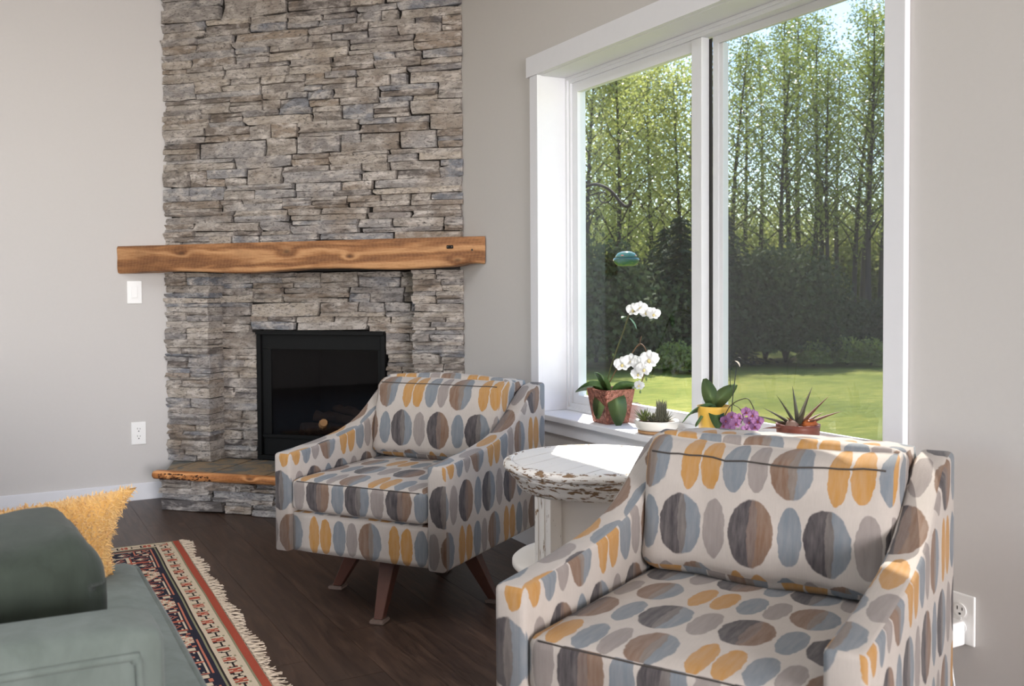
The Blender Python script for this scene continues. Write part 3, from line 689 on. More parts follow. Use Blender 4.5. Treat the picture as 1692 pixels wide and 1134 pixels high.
def armchair(loc, rz, label, seed, wr, star, zs, drop):
    c = empty('armchair', loc, rz, label=label, cat='armchair', group='oval print swivel armchairs')
    ix = CW/2-AW
    arm(-1, c); arm(1, c)
    rounded('seat_base', ix*2-.002, .74, .138, .008, 4, M['fabric'], c, loc=(0, -.004, ZB+.069))
    rounded('backrest', ix*2-.002, .105, .408, .02, 6, M['fabric'], c, loc=(0, .325, .5485), bulge=(0, 0, .004))
    sc_ = rounded('seat_cushion', ix*2-.004, .55, .112, .022, 14, M['fabric'], c, bulge=(0, .004, .012), loc=(0, -.112, .399), wrinkle=wr*.15, seed=seed)
    bc = rounded('back_cushion', ix*2+.004, .135, .31, .028, 18, M['fabric'], c, bulge=(0, .022, .016), loc=(0, .185, .612), rx=-.17, uvoff=(.02*seed, .145-.004), wrinkle=wr, seed=seed, sag=lambda e, P: (0, .055*max(0, (e.z-.70)/.30)*(1-e.y)/2, -.010*drop*(1-e.x*e.x)*max(0, e.z)))
    # piped seam along the front top edge of the back cushion
    seam(bc, zs, .0021, bc); seam(sc_, .867, .0016, sc_)
    # swivel base with four splayed legs
    lathe('swivel_plate', [(.11, ZB-.034), (.15, ZB-.03), (.15, ZB-.002), (.11, ZB-.001)], M['black'], c).location = (0, -.06, 0)
    for k in range(4):
        a = star+k*math.pi/2; ca, sa = math.cos(a), math.sin(a); bm = bmesh.new(); vs = []
        for rr, z, hw, hd in ((.300, .013, .019, .017), (.195, ZB-.003, .036, .034)):
            for sx, sy in ((-1, -1), (1, -1), (1, 1), (-1, 1)):
                p = (rr+sx*hd, sy*hw*.8, z); vs.append(bm.verts.new((p[0]*ca-p[1]*sa, p[0]*sa+p[1]*ca, z)))
        for i in range(4): bm.faces.new((vs[i], vs[(i+1) % 4], vs[4+(i+1) % 4], vs[4+i]))
        bm.faces.new(vs[:4][::-1]); bm.faces.new(vs[4:])
        bmesh.ops.bevel(bm, geom=bm.edges[:], offset=.002, segments=1, affect='EDGES')
        lg = from_bm('leg', bm, M['leg'], c); lg.location = (.02, -.06, 0)
        bm = bmesh.new(); bmbox(bm, .275, .330, -.026, .026, .0005, .013); bmesh.ops.bevel(bm, geom=bm.edges[:], offset=.003, segments=2, affect='EDGES')
        bmesh.ops.rotate(bm, cent=(0, 0, 0), matrix=Matrix.Rotation(a, 3, 'Z'), verts=bm.verts[:]); from_bm('foot_pad', bm, M['footpad'], lg)
    return c
armchair((-.661, -2.154, 0), -.956, 'oval print swivel armchair standing in front of the fireplace hearth', 1, .006, math.radians(9.8), .684, 0)
armchair((-.701, -3.916, 0), -1.082, 'oval print armchair with a slumped back cushion beside the plugged outlet', 3.3, .014, math.radians(60), .579, 1.3)

# ------------------------------------------------------------------ side table
TX, TY, TZ, TR = -.49, -3.074, .605, .262
tb_ = empty('side_table', (TX, TY, 0), math.radians(-32), label='round white side table with chipped paint between the two armchairs', cat='table')
lathe('rim', [(TR-.018, TZ-.028), (TR+.001, TZ-.026), (TR+.008, TZ-.016), (TR+.006, TZ-.006), (TR-.004, TZ-.001), (TR-.014, TZ+.001), (TR-.020, TZ-.002), (TR-.018, TZ-.028)], M['table_rim'], tb_, 64, close=False)
lathe('moulding', [(TR-.045, TZ-.082), (TR-.040, TZ-.080), (TR-.030, TZ-.066), (TR-.026, TZ-.052), (TR-.014, TZ-.042), (TR-.006, TZ-.0285), (TR-.05, TZ-.0285), (TR-.045, TZ-.082)], M['table_rim'], tb_, 64, close=False)
nb = 7; rr = TR-.021; bw = 2*rr/nb
for i in range(nb):
    x0, x1 = -rr+i*bw+.0012, -rr+(i+1)*bw-.0012; xs = [x0+(x1-x0)*k/6 for k in range(7)]
    hh = lambda x: math.sqrt(max(rr*rr-x*x, 1e-6)); poly = [(x, -hh(x)) for x in xs]+[(x, hh(x)) for x in xs[::-1]]
    prism('board', poly, TZ-.018, TZ-.001+R.uniform(-.0006, .0006), M['table_top'], tb_).rotation_euler = (0, 0, math.radians(-34))
for k in range(4):
    a = math.radians(122+15)+k*math.pi/2; cx, cy = .200*math.cos(a), .200*math.sin(a)
    bm = bmesh.new(); prof = []
    for x0, x1, y0, y1 in ((-.030, -.018, -.022, .022), (-.018, -.006, -.022, .018), (-.006, .006, -.022, .022), (.006, .018, -.022, .018), (.018, .030, -.022, .022)): bmbox(bm, x0, x1, y0, y1, .001, TZ-.083)
    bmesh.ops.rotate(bm, cent=(0, 0, 0), matrix=Matrix.Rotation(a-math.pi/2, 3, 'Z'), verts=bm.verts[:]); bmesh.ops.translate(bm, vec=(cx, cy, 0), verts=bm.verts[:]); from_bm('leg', bm, M['table_leg'], tb_)
lathe('lower_shelf', [(.20, .292), (.238, .294), (.245, .300), (.245, .312), (.238, .318), (.20, .319)], M['table_white'], tb_, 64)
for k in range(4):
    a = math.radians(122+15)+k*math.pi/2
    bm = bmesh.new(); bmbox(bm, -.118, .118, .118, .130, .3195, TZ-.0835); bmesh.ops.rotate(bm, cent=(0, 0, 0), matrix=Matrix.Rotation(a+math.pi/4-math.pi/2, 3, 'Z'), verts=bm.verts[:]); from_bm('side_panel', bm, M['table_white'], tb_)
lathe('sub_top', [(.19, TZ-.0825), (.215, TZ-.08), (.215, TZ-.0195), (.19, TZ-.0190)], M['table_white'], tb_, 48)

# ------------------------------------------------------------------ rug
RA = math.radians(-1.6); rug = empty('area_rug', (-1.305, -1.005, 0), RA, label='red, cream and navy oriental rug with cotton fringe', cat='rug')
def rug_colour(u, v):
    CR, RED, NAVY, SAL, GRN, BLK = (222, 204, 178), (178, 82, 62), (38, 40, 56), (206, 124, 100), (150, 146, 116), (40, 34, 36)
    d = min(u, v+.03); s = v if u < v+.03 else u
    if u < .008: return CR
    if u < v+.03 and d < .034: return RED
    if d < .040: return GRN
    if d < .106:
        w = (d-.073)*1.25; t = ((s % .092)-.046)*1.17
        if abs(w) < .0035 and abs(t) > .030: return BLK
        if abs(abs(w)-.017) < .008 and abs(abs(t)-.010) < .007: return RED
        if abs(w) < .006 and abs(t) < .018: return SAL if int(t*250) % 2 else RED
        if abs(abs(w)-.017) < .005 and abs(t-.026) < .006: return BLK
        if abs(w) < .014 and abs(abs(t)-.0325) < .003: return BLK
        if abs(abs(w)-.024) < .004 and abs(t+.028) < .008: return GRN
        if abs(abs(w)-.012) < .004 and abs(t+.034) < .004: return RED
        return CR
    if d < .111: return BLK
    if d < .117: return GRN
    if d < .124: return NAVY
    e = d-.124; big = s % .40
    if e < .018: return SAL if .004 < e < .014 and int(s/.10) % 4 else NAVY
    if big < .20:
        t = big-.10; w = e-.070; k = abs(t)+abs(w)*1.1+.010*(int(abs(t)*110) % 2)
        if k < .020: return SAL
        if k < .032: return BLK
        if k < .050: return CR
        if k < .056: return RED
        if k < .078: return CR
        if k < .086: return SAL
        if abs(abs(t)-.082) < .010 and abs(abs(w)-.034) < .014: return CR
        if abs(abs(t)-.060) < .006 and abs(abs(w)-.046) < .008: return SAL
        return NAVY
    t = (big-.20) % .10-.05; w = ((e-.018) % .092)-.046
    if abs(t) > .043: return SAL if abs(t) > .046 else RED
    if abs(w) > .038: return CR if abs(w) > .041 else RED
    k = abs(t)+abs(w)
    if k < .016: return CR
    if .026 < k < .031: return SAL
    if abs(abs(t)-.034) < .006 and abs(abs(w)-.030) < .005: return CR
    return NAVY
def build_rug():
    K = .0062; nu, nv = int(1.75/K), int(3.3/K); V, F, C = [], [], []
    # full knots where the rug can be seen, coarser ones under the sofa
    for j in range(nv+1):
        for i in range(nu+1):
            x = -i*K; y = -j*K; z = .007+.0012*mnoise.noise((x*9, y*9, 0))
            if i == 0 or j == 0 or i == nu or j == nv: z = .0008
            V.append((x + .004*mnoise.noise((y*3, 1, 0)), y, z))
    W1 = nu+1
    for j in range(nv):
        for i in range(nu):
            a = j*W1+i; F.append((a, a+W1, a+W1+1, a+1)); C.append(rug_colour(min(i, nu-1-i)*K+.003, min(j, nv-1-j)*K+.003))
    me = bpy.data.meshes.new('woven_field'); me.from_pydata(V, [], F); me.update(); me.materials.append(M['rug'])
    at = me.color_attributes.new('dye', 'FLOAT_COLOR', 'CORNER'); cc = {}; buf = []
    for c in C:
        if c not in cc: cc[c] = list(srgb(*c))*4
        buf += cc[c]
    at.data.foreach_set('color', buf); link('woven_field', me, rug)
    V, F = [], []; n = 560
    for i in range(n):
        y = -3.28*i/n - .004; y += R.uniform(-.004, .004); L = R.uniform(.024, .046)*(1+.2*math.sin(i*.11)); dy = R.uniform(-.022, .018); w = R.uniform(.0016, .0034); o = len(V)
        for k in range(4):
            t = k/3; x = -.003+L*t; yy = y+dy*t*t; ww = w*(1-.6*t); z = .0045*(1-t)+.0015+.002*math.sin(t*5+i)
            V += [(x, yy-ww, z), (x, yy+ww, z), (x, yy, z+.0025)]
        for k in range(3):
            a = o+k*3; F += [(a, a+3, a+5, a+2), (a+2, a+5, a+4, a+1)]
    tag(mk('fringe', V, F, M['fringe'], rug), kind='stuff', label='cream cotton fringe')
build_rug()

# ------------------------------------------------------------------ chaise sofa
sf = empty('chaise_sofa', (-2.2, -3.45, 0), 0, label='sage green velvet sofa with welted seat cushion standing on the rug', cat='sofa')
def sl_(x, y, z): return (x+2.2, y+3.45, z)
SX1 = -1.722
rounded('base', .92, 1.02, .22, .02, 6, M['velvet'], sf, loc=sl_(SX1-.475, -3.45, .21))
sc2 = rounded('seat_cushion', .95, .92, .14, .035, 16, M['velvet'], sf, bulge=(.008, .004, .012), loc=sl_(SX1-.475, -3.415, .388), wrinkle=.003, seed=2)
loop = []
X, Y_, rr_ = .475-.012, .46-.012, .06
for cx, cy, a0 in ((X-rr_, Y_-rr_, 0), (-X+rr_, Y_-rr_, 90), (-X+rr_, -Y_+rr_, 180), (X-rr_, -Y_+rr_, 270)):
    for k in range(7): a = math.radians(a0+15*k); loop.append((cx+rr_*math.cos(a), cy+rr_*math.sin(a), .058))
V, F = tube_data(loop+[loop[0]], .0055, 8); mk('welt', V, F, M['velvet'], sc2, True)
am = rounded('arm', 1.02, .14, .42, .03, 12, M['velvet'], sf, loc=sl_(-1.825-.51, -3.955, .424), bulge=(0, 0, .008))
wl = [(.474, -.070, -.20), (.474, -.070, 0), (.474, -.070, .150), (.468, -.070, .170), (.448, -.070, .176), (.2, -.070, .177), (-.49, -.070, .177)]
V, F = tube_data(bez(wl, 8), .006, 8); mk('welt', V, F, M['velvet'], am, True)
rounded('backrest', .2, 1.25, .5, .05, 10, M['velvet'], sf, loc=sl_(SX1-1.06, -3.52, .52))
for x, y in ((SX1-.06, -2.98), (SX1-.9, -2.98), (SX1-.14, -4.1), (SX1-.95, -4.1)):
    V, F = lathe_data([(.016, .008), (.024, .1)], 12); o = mk('foot', V, F, M['leg'], sf, True); o.location = sl_(x, y, 0)
def sagc(e, P): return (0, 0, -.02*(abs(e.x)**2)*(e.z > .3) - .012*math.sin(e.x*4+1)*(e.z > 0))
gp = rounded('throw_pillow', .42, .36, .255, .06, 18, M['velvet_dark'], None, bulge=(.015, .015, .02), wrinkle=.02, seed=5, sag=sagc); gp.location = (-2.095, -3.60, .574); gp.rotation_euler = (0, math.radians(0), math.radians(4))
tag(gp, label='plump dark green velvet pillow on the sofa seat', cat='pillow')
def knife(name, w, h, t, corner, m):
    n = 26; V, F = [], []
    for s in (-1, 1):
        for j in range(n+1):
            for i in range(n+1):
                a, b = -1+2*i/n, -1+2*j/n
                px = a*(1-.10*(1-abs(b)**2))*(1+.13*b); pz = b*(1-.05*(1-abs(a)**2)); th = (max(0, (1-a**4))*max(0, (1-b**4)))**.5
                V.append((px*w/2, s*th*t/2, pz*h/2))
    W1 = n+1; o = W1*W1
    for j in range(n):
        for i in range(n):
            a = j*W1+i; F.append((a, a+1, a+1+W1, a+W1)); F.append((o+a, o+a+W1, o+a+1+W1, o+a+1))
    return V, F
yp = empty('fleece_pillow', (-2.035, -3.06, .450), math.radians(-4), label='mustard yellow curly fleece pillow behind the dark green pillow', cat='pillow')
V, F = knife('cover', .54, .185, .13, 1, M['yellow']); V = [Vector(v) for v in V]
ry = Matrix.Rotation(math.radians(-9), 3, 'X') @ Matrix.Rotation(math.radians(-5), 3, 'Y'); V = [ry @ v + Vector((0, 0, .080)) for v in V]
cv = mk('cover', V, F, M['yellow'], yp, True); cv.data.update()
def pile():
    VV, FF = [], []; polys = [p for p in cv.data.polygons if p.area > 1e-7]
    for p in polys:
        k = 9
        for _ in range(k):
            vs = [cv.data.vertices[i].co for i in p.vertices]; a, b = R.random(), R.random()
            q = vs[0].lerp(vs[1], a).lerp(vs[3].lerp(vs[2], a), b); nrm = p.normal; dr = (nrm+Vector((R.uniform(-.9, .9), R.uniform(-.9, .9), R.uniform(-.9, .9)))).normalized()
            cl = mnoise.noise(q*45)*.5+.6; L = .016*cl+.004; side = dr.cross(Vector((R.random()-.5, R.random()-.5, R.random()-.5))).normalized()*.0011; bend = side.cross(dr).normalized()*L*.5*R.uniform(-1, 1); o = len(VV)
            VV += [q-side, q+side, q+dr*L*.55+bend*.5+side, q+dr*L*.55+bend*.5-side, q+dr*L*.8+bend*1.3]
            FF += [(o, o+1, o+2, o+3), (o+3, o+2, o+4)]
    tag(mk('pile', VV, FF, M['pile'], yp), kind='stuff')
pile()

# ------------------------------------------------------------------ plants on the sill
def leaf_data(base, dirv, length, width, droop=.3, thick=.0, n=8, fold=.15, tip=1.0, side=None):
    """strap or spear leaf from base along dirv, bending down by droop"""
    d = Vector(dirv).normalized(); up = Vector((0, 0, 1)); side = Vector(side)-d*d.dot(Vector(side)) if side is not None else d.cross(up)
    if side.length < .1: side = Vector((1, 0, 0))
    side.normalize(); p = Vector(base); V, F = [], []; cur = d.copy(); st = length/n
    for i in range(n+1):
        t = i/n; w = width*(math.sin(math.pi*min(1, (t*.86+.1)))**.7 if tip == 1 else (1-t)**.8+.02)/2; nr = side.cross(cur).normalized()
        V += [p-side*w+nr*fold*w, p-nr*thick, p+side*w+nr*fold*w]
        if thick: V[-2] = p-nr*thick*(1-t)
        cur = (cur+Vector((0, 0, -droop/n*1.6))).normalized(); p = p+cur*st
    for i in range(n):
        a = i*3; F += [(a, a+1, a+4, a+3), (a+1, a+2, a+5, a+4)]
        if thick: F.append((a+2, a, a+3, a+5))
    return V, F

def blossom(parent, pos, face, size, mp, ml, r):
    face = Vector(face).normalized(); q = face.to_track_quat('Z', 'Y'); parts = []
    for ang, L, wd in ((90, 1.0, .50), (14+r.uniform(-6, 6), 1.12, .82), (166+r.uniform(-6, 6), 1.12, .82), (-52, .95, .44), (-128, .95, .44)):
        a = math.radians(ang); V, F = [], []; n = 5
        for i in range(n+1):
            t = i/n; w = wd*size*.5*math.sin(math.pi*(.08+.84*t))**.75
            for k in (-1, -.5, 0, .5, 1): x = L*size*.62*t; y = k*w; z = size*(.12*math.sin(t*2.6)-.10*k*k*t-.06*t); V.append(Vector((x*math.cos(a)-y*math.sin(a), x*math.sin(a)+y*math.cos(a), z)))
        for i in range(n):
            for k in range(4): b = i*5+k; F.append((b, b+1, b+6, b+5))
        parts.append((V, F))
    V, F = merge(parts); V = [q @ v + Vector(pos) for v in V]; fl = mk('flower', V, F, mp, parent, True)
    V, F = lathe_data([(.02*size, .22*size), (.10*size, .17*size), (.13*size, .08*size), (.05*size, 0)], 8); V = [q @ Vector((x, y*1.2-.10*size, z)) + Vector(pos) for x, y, z in V]; mk('lip', V, F, ml, fl, True)

rp = random.Random(11)
CX0 = .05
def potted(name, px, py, x, label):
    p = at_x(px, py, x); o = empty(name, (p.x, p.y, OZ0+.0005), 0, label=label, cat='potted plant'); return o
def L(o, px, py, x): return at_x(px, py, x) - Vector(o.location)
wo_ = empty('white_orchid', (.047, -2.365, OZ0+.0005), 0, label='white orchid in a square hammered copper pot on the sill', cat='potted plant')
def sqpot(b, t, h, m, par, wall=.004):
    V, F = [], []
    for s, z in ((b, 0), (t, h), (t-2*wall, h), (t-2*wall-.012, h-.016)):
        for x, y in ((-1, -1), (1, -1), (1, 1), (-1, 1)): V.append((x*s/2, y*s/2, z))
    F.append((3, 2, 1, 0))
    for k in range(3):
        for i in range(4): F.append((k*4+i, k*4+(i+1) % 4, k*4+4+(i+1) % 4, k*4+4+i))
    bm = bmesh.new(); vs = [bm.verts.new(v) for v in V]
    for f in F: bm.faces.new([vs[i] for i in f])
    bmesh.ops.bevel(bm, geom=bm.edges[:12], offset=.0025, segments=2, affect='EDGES')
    return from_bm('pot', bm, m, par)
sqpot(.098, .134, .130, M['copper'], wo_)
box('soil', (-.056, .056, -.056, .056, .108, .116), M['soil'], wo_)
for tgt, ln, wd, dr, mm, st in (((-.12, -.06, .35), .135, .066, .9, 'orchid_leaf', (-.01, 0, .117)), ((.4, -.55, .55), .125, .056, .6, 'orchid_leaf', (.01, -.005, .117)), ((-.25, -.75, .42), .165, .074, 2.4, 'orchid_leaf2', (0, -.01, .119)), ((-.75, -.25, .30), .13, .062, 2.2, 'orchid_leaf2', (-.01, 0, .118)), ((-.35, .6, .6), .15, .064, .9, 'orchid_leaf', (-.005, .01, .118))):
    V, F = leaf_data(st, tgt, ln, wd, dr, .003, side=(-.25, -.45, .85) if dr < 1 else None); mk('leaf', V, F, M[mm], wo_, True)
stem1 = [L(wo_, a, b, x) for a, b, x in ((1003, 632, .045), (1010, 605, .045), (1020, 575, .05), (1031, 545, .05), (1038, 524, .05), (1046, 515, .05), (1062, 514, .055), (1078, 522, .055))]
tube('stem', bez(stem1, 5), .0024, M['stem'], wo_, 6)
stem2 = [L(wo_, a, b, x) for a, b, x in ((1006, 634, .05), (1022, 606, .06), (1040, 590, .065), (1052, 573, .07), (1060, 569, .07), (1068, 582, .07), (1066, 610, .07), (1058, 640, .07))]
tube('stem', bez(stem2, 5), .0020, M['dry_stem'], wo_, 6)
tube('stem', bez([L(wo_, 1056, 572, .07), L(wo_, 1058, 563, .07), L(wo_, 1060, 556, .07)], 4), .0014, M['dry_stem'], wo_, 5)
for (a, b), d, ln in (((1034, 524), (-.5, -.2, .3), .03), ((1040, 526), (.3, -.5, -.3), .05)):
    V, F = leaf_data(L(wo_, a, b, .05), d, ln, .016, .8, 0, 6); mk('leaf', V, F, M['orchid_leaf'], wo_, True)
fdir = Vector((-.62, -.75, -.1))
for a, b, s in ((1046, 512, .040), (1058, 509, .040), (1068, 516, .038), (1080, 519, .038), (1028, 602, .046), (1043, 597, .046), (1056, 602, .046), (1073, 594, .054), (1054, 618, .040), (1064, 610, .044), (1056, 637, .030)):
    blossom(wo_, L(wo_, a, b, .05+rp.uniform(-.012, .012)), fdir+Vector((rp.uniform(-.35, .35), rp.uniform(-.35, .35), rp.uniform(-.25, .3))), s, M['white_petal'], M['lip'], rp)
for a, b in ((1013, 587), (1058, 648), (1068, 627)): V, F = lathe_data([(.001, -.006), (.0045, 0), (.001, .007)], 7); q = mk('bud', V, F, M['orchid_leaf2'], wo_, True); q.location = L(wo_, a, b, .05)

su = empty('succulent_dish', (.032, -2.672, OZ0+.0005), 0, label='small succulents in a shallow white dish on a wood saucer', cat='potted plant')
lathe('saucer', [(.055, 0), (.066, .002), (.067, .010), (.05, .0115)], M['wood_saucer'], su, 40)
lathe('dish', [(.05, .0117), (.066, .013), (.074, .022), (.077, .040), (.0765, .046), (.073, .046), (.071, .036), (.03, .034)], M['ceramic'], su, 44)
lathe('soil', [(.069, .0385), (.04, .041), (.001, .042)], M['soil'], su, 24)
def rosette(name, c, n, ln, wd, mm, rise, r):
    parts = []
    for i in range(n):
        a = i*2.4; e = rise*(1-.8*i/n)
        parts.append(leaf_data(c, (math.cos(a)*(.35+.65*i/n), math.sin(a)*(.35+.65*i/n), e+.25), ln*r.uniform(.8, 1.15), wd, .1, wd*.3, 4, .3, 0))
    V, F = merge(parts); mk(name, V, F, M[mm], su, True)
rosette('rosette', (-.030, .032, .040), 26, .052, .013, 'succulent2', 1.0, rp); rosette('rosette', (-.012, .006, .040), 24, .044, .012, 'succulent', .8, rp); rosette('rosette', (.022, -.022, .040), 22, .042, .011, 'succulent', .8, rp)
parts = []
for k in range(9):
    for i in range(9): a = i*.698+k*.35; parts.append(leaf_data((.012+.010*math.cos(a), -.012+.010*math.sin(a), .040+k*.0060), (math.cos(a)*.42, math.sin(a)*.42, 1), .040-.001*k, .010, -.25, .003, 4, .3, 0))
V, F = merge(parts); mk('spiked_column', V, F, M['succulent'], su, True)
for i in range(9): a = rp.uniform(0, 6.28); V, F = lathe_data([(.002, 0), (.006, .003), (.002, .006)], 7); q = mk('pebble', V, F, M['brown_stone'], su, True); q.location = (.055*math.cos(a), .055*math.sin(a), .039)

po = empty('purple_orchid', (.050, -2.955, OZ0+.0005), 0, label='purple orchid with drooping blooms in a yellow pot', cat='potted plant')
lathe('pot', [(.036, 0), (.046, .002), (.053, .116), (.055, .124), (.050, .124), (.047, .110)], M['yellow_pot'], po, 36); lathe('soil', [(.048, .106), (.02, .111), (.001, .112)], M['soil'], po, 20)
SRV = Vector((.878, -.479, 0)); UPV = Vector((-.25, -.45, .85))
for d, ln, wd, dr, mm, sd in ((SRV*-.7+Vector((0, 0, .55)), .125, .060, 1.3, 'orchid_leaf', UPV), (SRV*-.25+Vector((0, 0, 1)), .105, .052, .2, 'orchid_leaf2', SRV), (SRV*.35+Vector((0, 0, .8)), .110, .052, .6, 'orchid_leaf2', SRV+Vector((0, 0, -.4))), (SRV*-.5+Vector((-.1, -.2, .3)), .095, .055, 1.5, 'orchid_leaf', UPV), (Vector((-.3, -.5, .4)), .10, .05, 1.7, 'orchid_leaf', None)):
    V, F = leaf_data((0, 0, .112), d, ln, wd, dr, .003, side=sd); mk('leaf', V, F, M[mm], po, True)
pst = [L(po, a, b, x) for a, b, x in ((1196, 690, .04), (1206, 672, .03), (1220, 662, .03), (1235, 659, .03), (1242, 668, .03), (1248, 682, .03))]
tube('stem', bez(pst, 5), .0018, M['stem'], po, 6)
tube('stem', bez([L(po, a, b, .03) for a, b in ((1210, 668), (1222, 675), (1228, 690), (1224, 700))], 5), .0015, M['stem'], po, 6)
tube('stake', [L(po, 1208, 690, .045), L(po, 1211, 655, .045), L(po, 1217, 605, .045)], .0016, M['stake'], po, 6)
tube('stake', bez([L(po, a, b, .05) for a, b in ((1207, 640), (1206, 615), (1209, 600), (1216, 592), (1224, 592), (1228, 600))], 4), .0012, M['stake'], po, 5)
V, F = leaf_data(L(po, 1214, 597, .048), (.4, -.6, .2), .026, .02, 1.5, 0, 5); mk('dry_flower', V, F, M['fringe'], po, True)
for a, b, s in ((1233, 681, .026), (1244, 686, .028), (1238, 697, .028), (1252, 696, .028), (1247, 706, .026), (1199, 695, .027), (1209, 688, .025), (1216, 700, .028), (1206, 708, .026), (1222, 690, .024), (1196, 704, .026), (1234, 710, .028)):
    blossom(po, L(po, a, b, .03+rp.uniform(-.014, .014)), fdir+Vector((rp.uniform(-.5, .5), rp.uniform(-.5, .5), rp.uniform(-.3, .3))), s, M['purple_petal'], M['purple_lip'], rp)

al = empty('aloe_plant', (.052, -3.325, OZ0+.0005), 0, label='spiky aloe with reddish leaves in a brown pot on the sill', cat='potted plant')
lathe('pot', [(.045, 0), (.056, .002), (.062, .095), (.064, .108), (.058, .108), (.055, .095)], M['terracotta'], al, 36); lathe('soil', [(.057, .092), (.02, .097), (.001, .098)], M['soil'], al, 20)
sr = Vector((.878, -.479, 0))
for sx_, up, back, ln, mm in ((-1.0, .42, 0, .135, 'aloe'), (-.75, .55, .2, .115, 'aloe'), (-.55, 1.0, .1, .115, 'aloe'), (-.12, 1.2, .1, .125, 'aloe'), (.42, 1.2, .15, .13, 'aloe'), (.75, .95, -.1, .13, 'aloe_red'), (1.1, .55, 0, .14, 'aloe_red'), (.8, .5, .3, .10, 'aloe_red'), (-1.0, .15, -.3, .12, 'aloe_red'), (-.5, .5, -.5, .08, 'aloe_red'), (.1, .8, -.5, .075, 'aloe'), (.5, .45, -.5, .08, 'aloe_red')):
    d = sr*sx_ + Vector((0, 0, up)) + Vector((.479, .878, 0))*back
    V, F = leaf_data((0, 0, .095), d, ln, .028, .12, .008, 6, .35, 0); mk('leaf', V, F, M[mm], al, True)
def rock(name, loc, s, mm, par):
    bm = bmesh.new(); bmesh.ops.create_icosphere(bm, subdivisions=2, radius=1)
    for v in bm.verts: k = 1+.22*mnoise.noise(v.co*1.7+Vector((s[0]*90, 0, 0))); v.co = Vector((v.co.x*s[0], v.co.y*s[1], v.co.z*s[2]))*k
    o = from_bm(name, bm, M[mm], par, True); o.location = loc
rock('orange_stone', sr*.034+Vector((-.010, -.012, .107)), (.025, .022, .018), 'orange_stone', al); rock('brown_stone', sr*-.012+Vector((-.030, -.022, .106)), (.020, .018, .018), 'brown_stone', al)

# ------------------------------------------------------------------ garden
def lawn_mat():
    g = NG('lawn_grass'); n = g.noise(g.coord('pos', (1, 1, 1)), .35, 5, .6); s = g.noise(g.coord('pos', (1.2, 5, 1)), 2.2, 5, .7); f = g.noise(g.coord('pos'), 30, 3)
    c = g.ramp(g.m_('ADD', g.m_('MULTIPLY', n, .5), g.m_('MULTIPLY', s, .5)), [(.36, srgb(76, 90, 30)), (.5, srgb(108, 116, 42)), (.62, srgb(146, 142, 68))])
    c = g.mix(g.m_('MULTIPLY', f, .4), c, srgb(80, 92, 34)); return g.pbr(c, .9, g.bump(f, .6, .03), .1)
M['lawn'] = lawn_mat(); M['tree_bark'] = simple('alder_bark', srgb(74, 66, 60), srgb(50, 44, 40), 14, .95, .5, .02, stretch=(1, 1, .3)); M['dark_bark'] = simple('conifer_bark', srgb(58, 46, 40), None, 14, .95, .4)
M['alder'] = leaf_mat('alder_leaf', srgb(120, 136, 62), srgb(150, 160, 92), .28, .55); M['alder2'] = leaf_mat('alder_leaf_bright', srgb(132, 142, 66), srgb(172, 174, 108), .28, .55)
M['fir'] = leaf_mat('fir_needle', srgb(42, 54, 38), srgb(66, 76, 50), .8, .12, .1); M['bush'] = leaf_mat('dark_shrub_leaf', srgb(54, 66, 42), srgb(92, 100, 66), .8, .2, .1)
V = []; F = []; gn = 40
for j in range(gn+1):
    for i in range(gn+1): x = -20+90*i/gn; y = -40+100*j/gn; V.append((x, y, -.52+.05*mnoise.noise((x*.12, y*.12, 0))))
for j in range(gn):
    for i in range(gn): a = j*(gn+1)+i; F.append((a, a+1, a+gn+2, a+gn+1))
tag(mk('lawn', V, F, M['lawn'], None, True), label='mown green lawn outside the window', cat='lawn', kind='stuff')

